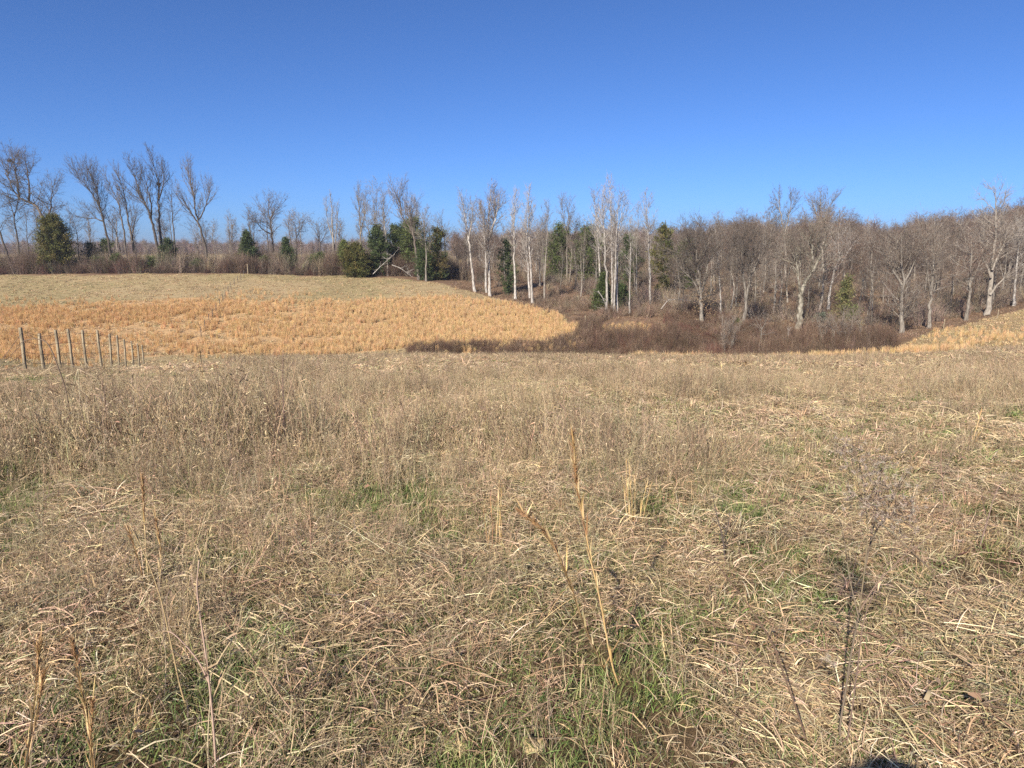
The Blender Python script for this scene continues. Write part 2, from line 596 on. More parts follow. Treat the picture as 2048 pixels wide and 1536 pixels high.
def clump_stems(rng, wid=1.0, n=12, h=0.5, r=0.16, pal=DULL, leafy=6):
    a = Acc()
    P0, P1, R0, R1, CC = [], [], [], [], []
    lp, lh, lc = [], [], []
    bb = disc(rng, n, r)
    for i in range(n):
        L = h * rng.uniform(0.4, 1.0)
        th, hd = abs(rng.normal(0, 0.28)), rng.uniform(0, 2 * math.pi)
        if rng.uniform() < 0.15:
            th = rng.uniform(0.7, 1.2)
        d = np.array((math.sin(th) * math.cos(hd), math.sin(th) * math.sin(hd), math.cos(th)))
        c = pick(rng, 1, pal)[0]
        rr = rng.uniform(0.0013, 0.0028) * wid
        p = bb[i].copy()
        K = 4
        for k in range(K):
            d = d + rng.normal(0, 0.10, 3)
            d /= np.linalg.norm(d)
            q = p + d * L / K
            P0.append(p); P1.append(q); R0.append(rr * (1 - 0.18 * k)); R1.append(rr * (1 - 0.18 * (k + 1))); CC.append(c)
            for _ in range(rng.integers(0, 3) if k > 0 else 0):
                e = d + rng.normal(0, 0.55, 3)
                e /= np.linalg.norm(e)
                f = p + (q - p) * rng.uniform(0, 1)
                P0.append(f); P1.append(f + e * L * rng.uniform(0.08, 0.22)); R0.append(rr * 0.6); R1.append(rr * 0.35); CC.append(c * 0.95)
            if rng.uniform() < leafy / 10.0:
                lp.append(q); lh.append(rng.uniform(0, 6.28)); lc.append(pick(rng, 1, pal)[0])
            p = q
    a.prisms(np.array(P0), np.array(P1), np.array(R0), np.array(R1), c=np.array(CC))
    m = len(lp)
    if m:
        a.blades(np.array(lp), np.array(lh), rng.uniform(0.02, 0.055, m), rng.uniform(-0.6, 0.8, m), rng.uniform(-2.5, 0.5, m), rng.uniform(0.003, 0.007, m) * min(wid, 1.3), np.array(lc), 3, rng.uniform(-1, 1, m))
    return a


def clump_straws(rng, wid=1.0, n=7):
    a = Acc()
    b = disc(rng, n, 0.3)
    b[:, 2] = rng.uniform(0.01, 0.09, n)
    phi0 = np.radians(rng.uniform(0, 32, n))
    a.blades(b, rng.uniform(0, 6.28, n), rng.uniform(0.15, 0.5, n), phi0, -phi0 * rng.uniform(0.5, 1.8, n), rng.uniform(0.0025, 0.005, n) * wid, pick(rng, n, STRAW[:2] + STRAW[4:5], 0.1), 4, rng.uniform(-0.6, 0.6, n), tip=0.4)
    return a


def clump_leaf(rng, n=3):
    a = Acc()
    b = disc(rng, n, 0.2)
    b[:, 2] = rng.uniform(0.02, 0.07, n)
    a.blades(b, rng.uniform(0, 6.28, n), rng.uniform(0.03, 0.07, n), rng.uniform(0, 0.7, n), rng.uniform(-2.2, 2.2, n), rng.uniform(0.012, 0.028, n), pick(rng, n, [(0.30, 0.19, 0.11), (0.36, 0.25, 0.16), (0.22, 0.13, 0.08)]), 4, rng.uniform(-0.8, 0.8, n), tip=0.2)
    return a


def clump_gold(rng, n=36, h=0.95):
    a = Acc()
    b = disc(rng, n, 0.22)
    head = rng.uniform(0, 6.28, n)
    phi0 = np.radians(rng.normal(84, 4, n))
    a.blades(b, head, rng.uniform(0.5, 1.0, n) * h, phi0, -np.radians(rng.uniform(0, 25, n)), rng.uniform(0.012, 0.026, n), pick(rng, n, GOLD), 2, rng.uniform(-0.3, 0.3, n), tip=0.5)
    return a


def clump_short(rng, n=36, h=0.16, pal=None):
    a = Acc()
    b = disc(rng, n, 0.35)
    head = rng.uniform(0, 6.28, n)
    phi0 = np.radians(rng.normal(55, 18, n))
    a.blades(b, head, rng.uniform(0.4, 1.0, n) * h, phi0, -np.radians(rng.uniform(0, 90, n)), rng.uniform(0.02, 0.05, n), pick(rng, n, pal or STRAW[:4]), 2, rng.uniform(-0.5, 0.5, n), tip=0.4)
    return a


def clump_bramble(rng, n=34, h=1.0, pal=CANE, rr=0.010, spread=0.55):
    a = Acc()
    P0, P1, R0, R1, CC = [], [], [], [], []
    bb = disc(rng, n, 0.5)
    for i in range(n):
        L = h * rng.uniform(0.7, 1.5)
        hd = rng.uniform(0, 6.28)
        th = abs(rng.normal(0.25, 0.25))
        c = pick(rng, 1, pal)[0]
        p = bb[i].copy()
        K = 6
        sag = rng.uniform(0.0, spread)
        for k in range(K):
            d = np.array((math.sin(th) * math.cos(hd), math.sin(th) * math.sin(hd), math.cos(th)))
            q = p + d * L / K
            r0 = rr * (1 - 0.13 * k)
            P0.append(p); P1.append(q); R0.append(r0); R1.append(rr * (1 - 0.13 * (k + 1))); CC.append(c)
            for _ in range(3):
                e = d * 0.6 + rng.normal(0, 0.6, 3)
                e /= np.linalg.norm(e)
                f = p + (q - p) * rng.uniform(0, 1)
                P0.append(f); P1.append(f + e * L * rng.uniform(0.08, 0.2)); R0.append(r0 * 0.6); R1.append(r0 * 0.3); CC.append(c * rng.uniform(0.9, 1.2))
            th += sag * rng.uniform(0.3, 1.3) * 0.5
            hd += rng.normal(0, 0.2)
            p = q
    a.prisms(np.array(P0), np.array(P1), np.array(R0), np.array(R1), c=np.array(CC))
    return a


def scatter(name, makers, mat, P, idx, scl, tint, tilt=0.12):
    """one uncountable mass: clumps instanced on points by geometry nodes"""
    n = len(P)
    src = bpy.data.collections.new(name + "_clumps")
    for i, acc in enumerate(makers):
        src.objects.link(bpy.data.objects.new("%s_clump_%03d" % (name, i), acc.mesh(name, [mat]) if mat else acc))
    me = bpy.data.meshes.new(name)
    me.vertices.add(n)
    me.vertices.foreach_set("co", P.astype(np.float32).ravel())
    rot = np.stack([RNG.normal(0, tilt, n), RNG.normal(0, tilt, n), RNG.uniform(0, 6.283, n)], 1)
    for an, ty, key, data in (("idx", "INT", "value", idx.astype(np.int32)), ("rot", "FLOAT_VECTOR", "vector", rot.astype(np.float32).ravel()),
                              ("scl", "FLOAT_VECTOR", "vector", scl.astype(np.float32).ravel()), ("tint", "FLOAT_VECTOR", "vector", tint.astype(np.float32).ravel())):
        at_ = me.attributes.new(an, ty, "POINT")
        at_.data.foreach_set(key, data)
    o = link(name, me)
    ng = bpy.data.node_groups.new(name, "GeometryNodeTree")
    ng.interface.new_socket("Geometry", in_out="INPUT", socket_type="NodeSocketGeometry")
    ng.interface.new_socket("Geometry", in_out="OUTPUT", socket_type="NodeSocketGeometry")
    N = ng.nodes
    gi, go = N.new("NodeGroupInput"), N.new("NodeGroupOutput")
    ci = N.new("GeometryNodeCollectionInfo")
    ci.inputs["Collection"].default_value = src
    ci.inputs["Separate Children"].default_value = True
    ci.inputs["Reset Children"].default_value = True
    io = N.new("GeometryNodeInstanceOnPoints")
    io.inputs["Pick Instance"].default_value = True
    ng.links.new(gi.outputs[0], io.inputs["Points"])
    ng.links.new(ci.outputs[0], io.inputs["Instance"])
    for an, ty, sock in (("idx", "INT", "Instance Index"), ("rot", "FLOAT_VECTOR", "Rotation"), ("scl", "FLOAT_VECTOR", "Scale")):
        na = N.new("GeometryNodeInputNamedAttribute")
        na.data_type = ty
        na.inputs["Name"].default_value = an
        ng.links.new(na.outputs["Attribute"], io.inputs[sock])
    ng.links.new(io.outputs[0], go.inputs[0])
    md = o.modifiers.new("scatter", "NODES")
    md.node_group = ng
    tag(o, kind="stuff")
    return o


def wedge(n, y0, y1, k=0.86, pad=2.5):
    """random ground points in front of the walker, uniform per square metre"""
    ys = y0 + (y1 - y0) * RNG.uniform(0, 1, int(n * 2.6))
    xs = RNG.uniform(-1, 1, len(ys)) * (k * y1 + pad)
    ok = np.abs(xs) < k * ys + pad
    return xs[ok], ys[ok]


def per_m2(dens, y0, y1, k=0.86, pad=2.5):
    area = (y1 - y0) * 2 * (k * y1 + pad)
    n = int(area * dens)
    ys = RNG.uniform(y0, y1, n)
    xs = RNG.uniform(-1, 1, n) * (k * y1 + pad)
    ok = np.abs(xs) < k * ys + pad
    return xs[ok], ys[ok]


def finish(xs, ys, dz=0.0):
    return np.stack([xs, ys, height(xs, ys) + dz], 1)


def U(s, n):
    return np.repeat(np.asarray(s)[:, None], 3, 1) if np.ndim(s) else np.full((n, 3), s)


rc = np.random.default_rng(21)
# variants: fine (near), medium, coarse (far) of each kind
LOD = [(0.68, 1.0), (1.4, 0.75), (3.2, 0.5)]
mk_mat = [clump_mat(rc, w, int(180 * d)) for w, d in LOD for _ in range(5)]
mk_tuft = [clump_tuft(rc, w, int(55 * d)) for w, d in LOD for _ in range(4)]
mk_green = [clump_green(rc, w, int(45 * d)) for w, d in LOD for _ in range(4)]
mk_stem = [clump_stems(rc, w, int(13 * (0.5 + 0.5 * d))) for w, d in LOD for _ in range(5)]
mk_low = [clump_green(rc, w * 1.1, int(60 * d), 0.07) for w, d in LOD for _ in range(3)]
mk_straw = [clump_straws(rc, w) for w, d in LOD for _ in range(3)]
mk_leaf = [clump_leaf(rc) for _ in range(4)]


def lodidx(ys, per):
    l = (ys > 6 + RNG.normal(0, 0.8, len(ys))).astype(int) + (ys > 19 + RNG.normal(0, 2, len(ys)))
    return l * per + RNG.integers(0, per, len(ys))


def gather(spec, k=0.86, pad=2.5):
    X, Yv = [], []
    for d, y0, y1 in spec:
        a, b = per_m2(d, y0, y1, k, pad)
        X.append(a); Yv.append(b)
    return np.concatenate(X), np.concatenate(Yv)


def tints(n, lo=0.8, hi=1.15, base=(1, 1, 1), var=0.04):
    return np.asarray(base)[None] * RNG.uniform(lo, hi, (n, 1)) * (1 + RNG.normal(0, var, (n, 3)))


def fore_mask(x, y, z):
    p_x, p_y, hi_, go_, rf_, fo_ = zones(x, y, z)
    return fo_


# weediness of the foreground field: standing stems against flattened straw
def weedy(x, y):
    return fbm(x, y, 3.2, 61) * 0.65 + fbm(x, y, 0.9, 67) * 0.35


def greeny(x, y):
    return fbm(x, y, 1.7, 71) * 0.6 + fbm(x, y, 0.5, 73) * 0.4


xs, ys = gather([(95, 0.7, 4), (75, 4, 8), (36, 8, 20), (12, 20, 56)])
w = weedy(xs, ys)
g = greeny(xs, ys)
keep = RNG.uniform(0, 1, len(xs)) < np.clip(1.1 - 1.1 * sstep(0.46, 0.60, g), 0.42, 1) * (0.12 + 0.88 * sstep(0.38, 0.54, fbm(xs, ys, 0.5, 83, 2)))
xs, ys, w = xs[keep], ys[keep], w[keep]
P = finish(xs, ys)
f = fore_mask(P[:, 0], P[:, 1], P[:, 2])
P, ys = P[f], ys[f]
n = len(P)
scl = U(RNG.uniform(0.75, 1.3, n) * (1 + 0.7 * (ys > 20)), n)
scl[:, 2] *= 1.0
tn = tints(n, 0.78, 1.18) * (0.86 + 0.3 * fbm(P[:, 0], P[:, 1], 1.2, 81))[:, None]
scatter("flattened_straw", mk_mat, M_GRASS, P, lodidx(ys, 5), scl, tn, 0.15)

xs, ys = gather([(34, 0.8, 8), (20, 8, 20), (9, 20, 56)])
keep = RNG.uniform(0, 1, len(xs)) < sstep(0.35, 0.6, fbm(xs, ys, 1.4, 91)) + 0.15
P = finish(xs[keep], ys[keep])
f = fore_mask(P[:, 0], P[:, 1], P[:, 2])
P = P[f]
n = len(P)
s = RNG.uniform(0.5, 1.15, n)
scatter("dead_grass_tufts", mk_tuft, M_GRASS, P, lodidx(P[:, 1], 4), U(s, n), tints(n, 0.75, 1.1), 0.2)

xs, ys = gather([(120, 0.8, 8), (70, 8, 20), (22, 20, 56)])
g = greeny(xs, ys)
keep = RNG.uniform(0, 1, len(xs)) < sstep(0.43, 0.57, g - 0.06 * (xs > 0.35 * ys) + 0.045 * (xs < 0) - 0.05 * sstep(6, 14, ys)) * 0.8 + 0.14
P = finish(xs[keep], ys[keep])
f = fore_mask(P[:, 0], P[:, 1], P[:, 2])
P = P[f]
n = len(P)
scatter("green_grass", mk_green, M_GRASS, P, lodidx(P[:, 1], 4), U(RNG.uniform(0.5, 1.05, n) * (1 + 0.5 * (P[:, 1] > 20)), n), tints(n, 0.8, 1.3), 0.25)

xs, ys = gather([(60, 0.8, 8), (30, 8, 20)])
g2 = fbm(xs, ys, 2.6, 171) * 0.55 + fbm(xs, ys, 0.35, 173) * 0.45
keep = RNG.uniform(0, 1, len(xs)) < 0.10 + 0.85 * sstep(0.44, 0.60, g2 + 0.05 * (xs < 0.05 * ys) - 0.04 * (xs > 0.35 * ys))
P = finish(xs[keep], ys[keep], 0.015)
n = len(P)
scatter("low_green_shoots", mk_low, M_GRASS, P, lodidx(P[:, 1], 3), U(RNG.uniform(0.6, 1.2, n), n), tints(n, 0.6, 1.05), 0.2)

xs, ys = gather([(46, 0.9, 5), (44, 5, 9), (40, 9, 20), (22, 20, 58)])
w = weedy(xs, ys)
zone = 0.22 + 0.45 * sstep(3, 6.5, ys) + 0.35 * sstep(9, 14, ys) - 0.25 * sstep(24, 40, ys)
left = 1 + 0.5 * (xs < -0.25 * ys)
keep = RNG.uniform(0, 1, len(xs)) < np.clip(zone * left * np.where(ys > 9, 0.3 + 1.2 * sstep(0.38, 0.62, w), 0.05 + 1.7 * sstep(0.42, 0.60, w)), 0, 1)
P = finish(xs[keep], ys[keep])
f = fore_mask(P[:, 0], P[:, 1], P[:, 2])
P = P[f]
n = len(P)
w = weedy(P[:, 0], P[:, 1])
s = RNG.uniform(0.5, 1.1, n) * np.where(P[:, 1] > 9, 0.72 + 0.35 * sstep(0.42, 0.7, w), 0.6 + 0.75 * sstep(0.42, 0.7, w)) * (1 + 0.2 * (P[:, 0] < -0.3 * P[:, 1]))
s = s * np.where(P[:, 1] < 6, 0.72, 1.0) * np.where((P[:, 0] < -0.42 * P[:, 1]) & (P[:, 1] > 12), 0.55, 1.0)
tn = tints(n, 0.7, 1.2) * (0.72 + 0.5 * fbm(P[:, 0], P[:, 1], 1.6, 87))[:, None]
scatter("standing_weeds", mk_stem, M_GRASS, P, lodidx(P[:, 1], 5), U(s, n), tn, 0.15)

xs, ys = gather([(3.5, 0.9, 8), (2.5, 8, 20), (1.2, 20, 50)])
P = finish(xs, ys, 0.02)
P = P[fore_mask(P[:, 0], P[:, 1], P[:, 2])]
n = len(P)
scatter("loose_straws", mk_straw, M_GRASS, P, lodidx(P[:, 1], 3), U(RNG.uniform(0.7, 1.2, n), n), tints(n, 0.9, 1.2), 0.15)

xs, ys = gather([(2.0, 0.9, 9)])
P = finish(xs, ys, 0.01)
n = len(P)
scatter("fallen_leaves", mk_leaf, M_GRASS, P, RNG.integers(0, 4, n), U(RNG.uniform(0.6, 1.1, n), n), tints(n, 0.8, 1.2), 0.3)

# golden broomsedge on the far hill, near the gully and on the right field
def box_pts(n, x0, x1, y0, y1):
    return RNG.uniform(x0, x1, n), RNG.uniform(y0, y1, n)


mk_gold = [clump_gold(rc) for _ in range(5)]
xs, ys = box_pts(70000, -125, 20, 58, 140)
z = height(xs, ys)
p_x, p_y, hi_, go_, rf_, fo_ = zones(xs, ys, z)
pat = fbm(xs * 0.6, ys * 1.6, 9, 101) * 0.5 + fbm(xs, ys, 2.0, 103) * 0.5
edge = sstep(592, 640, p_y + 30 * (fbm(xs, ys, 12, 105) - 0.5))
lowl = 1 - 0.75 * sstep(640, 665, p_y) * (1 - sstep(330, 620, p_x)) * sstep(40, 150, p_x)
k = go_ & (RNG.uniform(0, 1, len(xs)) < sstep(0.40 - 0.12 * sstep(500, 800, p_x), 0.56 - 0.1 * sstep(500, 800, p_x), pat) * (0.25 + 0.75 * edge) * lowl + 0.03)
k |= hi_ & ~go_ & (p_y > 570) & (RNG.uniform(0, 1, len(xs)) < 0.10 * sstep(0.45, 0.65, pat) * sstep(570, 600, p_y))
xs2, ys2 = box_pts(16000, 25, 110, 50, 115)
z2 = height(xs2, ys2)
q_x, q_y, hi2, go2, rf2, fo2 = zones(xs2, ys2, z2)
pat2 = fbm(xs2 * 0.5, ys2, 7, 107)
k2 = rf2 & (RNG.uniform(0, 1, len(xs2)) < sstep(0.5, 0.64, pat2) * sstep(655, 670, q_y) * 0.8 + 0.015)
# a golden strip along the crest
xs3, ys3 = box_pts(2600, 8, 30, 44, 51)
k3 = RNG.uniform(0, 1, len(xs3)) < 0.45 * sstep(0.42, 0.6, fbm(xs3 * 0.4, ys3, 3, 109))
xs4, ys4 = box_pts(900, 9, 22, 83, 99)
k4 = (np.hypot((xs4 - 15.5) / 4.6, (ys4 - 91) / 6) < 0.5 + 0.6 * RNG.uniform(0, 1, 900))
X = np.concatenate([xs[k], xs2[k2], xs3[k3], xs4[k4]])
Yv = np.concatenate([ys[k], ys2[k2], ys3[k3], ys4[k4]])
P = finish(X, Yv)
n = len(P)
s = RNG.uniform(0.4, 0.95, n)
s[len(xs[k]):] *= 0.85
lf = 1 - sstep(250, 800, proj(P[:, 0], P[:, 1], P[:, 2])[0])
tn = tints(n, 0.82, 1.15) * (1 - lf[:, None] * np.array((0.06, 0.13, 0.20)))
scatter("golden_grass", mk_gold, M_GRASS, P, RNG.integers(0, 5, n), U(s, n), tn, 0.06)

mk_short = [clump_short(rc) for _ in range(4)] + [clump_short(rc, pal=[(0.33, 0.285, 0.145), (0.27, 0.245, 0.12), (0.38, 0.32, 0.18)]) for _ in range(3)]
xs, ys = box_pts(56000, -150, 112, 50, 150)
z = height(xs, ys)
p_x, p_y, hi_, go_, rf_, fo_ = zones(xs, ys, z)
k = (hi_ | rf_)
P = finish(xs[k], ys[k])
n = len(P)
gr = sstep(0.42, 0.62, fbm(P[:, 0], P[:, 1], 14, 1))
ix = np.where(RNG.uniform(0, 1, n) < gr * 0.4, 4 + RNG.integers(0, 3, n), RNG.integers(0, 4, n))
scatter("pasture_grass", mk_short, M_GRASS, P, ix, U(RNG.uniform(0.5, 1.5, n), n), tints(n, 0.7, 1.1) * (0.8 + 0.4 * fbm(P[:, 0], P[:, 1] * 2, 5, 151))[:, None], 0.1)

# brambles: gully band, hedgerow on the hill top, understory of the woods
TAN = [(0.27, 0.205, 0.15), (0.22, 0.165, 0.12), (0.34, 0.265, 0.195), (0.17, 0.125, 0.092)]
mk_br = [clump_bramble(rc) for _ in range(5)] + [clump_bramble(rc, pal=[(0.17, 0.085, 0.065), (0.13, 0.065, 0.05)]) for _ in range(2)]
POLY_GULLY = [(815, 697), (1000, 690), (1150, 680), (1172, 648), (1200, 668), (1260, 672), (1330, 676), (1345, 650), (1300, 632), (1380, 628), (1440, 640), (1560, 668), (1700, 670), (1790, 688), (1770, 760), (815, 730)]
POLY_EDGE = [(905, 566), (1000, 578), (1100, 590), (1200, 612), (1340, 622), (1345, 655), (1180, 655), (1150, 640), (1060, 606), (950, 582)]
xs, ys = box_pts(24000, -14, 52, 60, 130)
z = height(xs, ys)
p_x, p_y = proj(xs, ys, z)
ke = in_poly(p_x, p_y, POLY_EDGE) & (ys > 85)
k = (in_poly(p_x, p_y, POLY_GULLY) & (ys > 62)) | ke
clear = np.hypot((p_x - 1262) / 75, (p_y - 655) / 20) < 0.75 + 0.5 * fbm(xs, ys, 3, 125)
kk = (RNG.uniform(0, 1, len(xs)) < np.where(ke, 0.30, 0.75)) & ~clear
P = finish(xs[k & kk], ys[k & kk], -0.05)
n = len(P)
gx_, gy_ = proj(P[:, 0], P[:, 1], P[:, 2])
hh = np.where((gy_ < 640) & (gx_ < 1345), -0.1, 0.0) + 0.55 + 0.5 * sstep(950, 1250, gx_) + 0.25 * sstep(1450, 1580, gx_) * (1 - sstep(1760, 1790, gx_))
s = RNG.uniform(0.6, 1.25, n) * hh * (0.45 + 1.2 * sstep(0.25, 0.75, fbm(P[:, 0], P[:, 1], 5, 121)))
S3 = np.stack([0.9 + 0 * s, 0.9 + 0 * s, s], 1)
red = sstep(0.45, 0.6, fbm(P[:, 0], P[:, 1], 6, 123)) * np.exp(-((gx_ - 1400) / 110) ** 2)
ix = np.where(RNG.uniform(0, 1, n) < 0.6 * red, 5 + RNG.integers(0, 2, n), RNG.integers(0, 5, n))
mk_gu = [clump_bramble(rc, 22, 1.0, TAN, 0.012, 0.35) for _ in range(4)]
edge_ = (gy_ < 640) & (gx_ < 1345)
ix = np.where(RNG.uniform(0, 1, n) < np.where(edge_, 0.75, 0.18), 7 + RNG.integers(0, 4, n), ix)
tn = tints(n, 0.7, 1.3, (1.04, 0.97, 0.91)) * (0.5 + 0.8 * fbm(P[:, 0], P[:, 1], 7, 127))[:, None]
scatter("gully_brambles", mk_br + mk_gu, M_BRUSH, P, ix, S3, tn, 0.14)

xs, ys = box_pts(4600, -130, 4, 141.5, 152)
ed = 141 + 4 * fbm(xs, ys * 0, 12, 131) - 2
z = height(xs, ys)
p_x, p_y = proj(xs, ys, z)
k = (p_x < 960) & ((ys > ed) & (p_y < 553 + 12 * (p_x > 700) + 16 * (p_x > 850)))
P = finish(xs[k], ys[k], -0.1)
n = len(P)
s = RNG.uniform(0.5, 1.3, n) * (0.85 + 1.7 * sstep(0.3, 0.75, fbm(P[:, 0], P[:, 1], 7, 137)))
tall = RNG.uniform(0, 1, n) < 0.10
S3 = np.stack([1.1 + 0.2 * s, 1.1 + 0.2 * s, np.where(tall, RNG.uniform(2.4, 4.2, n), 1.35 * s)], 1)
mk_us = [clump_bramble(rc, 22, 1.0, TAN, 0.012, 0.35) for _ in range(5)]
ix = np.where(tall | (RNG.uniform(0, 1, n) < 0.2), 7 + RNG.integers(0, 5, n), RNG.integers(0, 6, n))
scatter("hedgerow_brambles", mk_br + mk_us, M_BRUSH, P, ix, S3, tints(n, 0.55, 1.1), 0.18)

xs, ys = box_pts(9000, -12, 140, 92, 200)
z = height(xs, ys)
p_x, p_y, hi_, go_, rf_, fo_ = zones(xs, ys, z)
k = ~hi_ & ~rf_ & (p_x > 905) & (p_x < 2250) & (p_y < 668)
k &= (p_y < np.interp(p_x, [905, 1000, 1100, 1180, 1300, 1450, 1780, 1850, 2048], [560, 578, 590, 612, 628, 640, 660, 650, 606]))
front = (ys < 112) & (p_x > 1330)
k &= RNG.uniform(0, 1, len(xs)) < 0.20 + 0.6 * sstep(0.42, 0.62, fbm(xs, ys, 8, 141)) + 0.25 * front
P = finish(xs[k], ys[k], -0.1)
n = len(P)
s = RNG.uniform(0.4, 1.5, n) * 1.5 * (1 + 0.5 * (P[:, 1] < 112) * (RNG.uniform(0, 1, n) < 0.3))
S3 = np.stack([1.5 + 0 * s, 1.5 + 0 * s, s], 1)
scatter("woodland_undergrowth", mk_us, M_BRUSH, P, RNG.integers(0, 5, n), S3, tints(n, 0.65, 1.25), 0.2)

LIT = [(0.26, 0.165, 0.10), (0.20, 0.125, 0.08), (0.32, 0.22, 0.14), (0.15, 0.10, 0.07)]
mk_lit = [clump_short(rc, 26, 0.14, LIT) for _ in range(4)]
xs, ys = box_pts(30000, -16, 105, 80, 150)
z = height(xs, ys)
p_x, p_y, hi_, go_, rf_, fo_ = zones(xs, ys, z)
k = ~hi_ & ~rf_ & (p_x > 900) & (p_x < 2200)
P = finish(xs[k], ys[k])
n = len(P)
scatter("woodland_litter", mk_lit, M_GRASS, P, RNG.integers(0, 4, n), U(RNG.uniform(0.6, 1.6, n), n), tints(n, 0.7, 1.2), 0.2)


# ------------------------------------------------------------------ bare trees
def catmull(pts, per):
    p = [np.array(q, float) for q in pts]
    if len(p) == 2:
        return np.array([p[0] + (p[1] - p[0]) * t for t in np.linspace(0, 1, per * 2 + 1)])
    p = [2 * p[0] - p[1]] + p + [2 * p[-1] - p[-2]]
    out = []
    for i in range(1, len(p) - 2):
        a, b, c, d = p[i - 1:i + 3]
        for k in range(per):
            t = k / per
            out.append(0.5 * (2 * b + (c - a) * t + (2 * a - 5 * b + 4 * c - d) * t * t + (3 * b - 3 * c + d - a) * t ** 3))
    out.append(p[-2])
    return np.array(out)


STYLE = {
    #          limb angle, upward pull, limbs per metre, second, third spacing, limb wobble
    "poplar": dict(a=(30, 62), up=0.15, per=2.2, s2=0.58, s3=0.50, wob=0.08, a2=(28, 55)),
    "oak": dict(a=(38, 80), up=0.07, per=1.7, s2=0.58, s3=0.50, wob=0.14, a2=(32, 65)),
    "vase": dict(a=(18, 50), up=0.14, per=1.7, s2=0.55, s3=0.50, wob=0.08, a2=(22, 50)),
    "beech": dict(a=(40, 85), up=0.09, per=2.2, s2=0.5, s3=0.44, wob=0.10, a2=(32, 60)),
}


def grow(R, p, d, L, n, wob, up):
    pts = [p]
    dx, dy, dz = d
    st = L / n
    x, y, z = p
    for _ in range(n):
        dx += R.gauss(0, wob); dy += R.gauss(0, wob); dz += R.gauss(0, wob) + up
        k = 1.0 / math.sqrt(dx * dx + dy * dy + dz * dz)
        dx *= k; dy *= k; dz *= k
        x += dx * st; y += dy * st; z += dz * st
        pts.append((x, y, z))
    return pts


def side_dir(R, d, ang):
    dx, dy, dz = d
    while True:
        u = (R.gauss(0, 1), R.gauss(0, 1), R.gauss(0, 1))
        k = u[0] * dx + u[1] * dy + u[2] * dz
        u = (u[0] - k * dx, u[1] - k * dy, u[2] - k * dz)
        l = math.sqrt(u[0] ** 2 + u[1] ** 2 + u[2] ** 2)
        if l > 0.2:
            break
    c, s = math.cos(ang), math.sin(ang) / l
    return (dx * c + u[0] * s, dy * c + u[1] * s, dz * c + u[2] * s)


def nrm(a, b):
    d = (b[0] - a[0], b[1] - a[1], b[2] - a[2])
    l = math.sqrt(d[0] ** 2 + d[1] ** 2 + d[2] ** 2) + 1e-9
    return (d[0] / l, d[1] / l, d[2] / l)


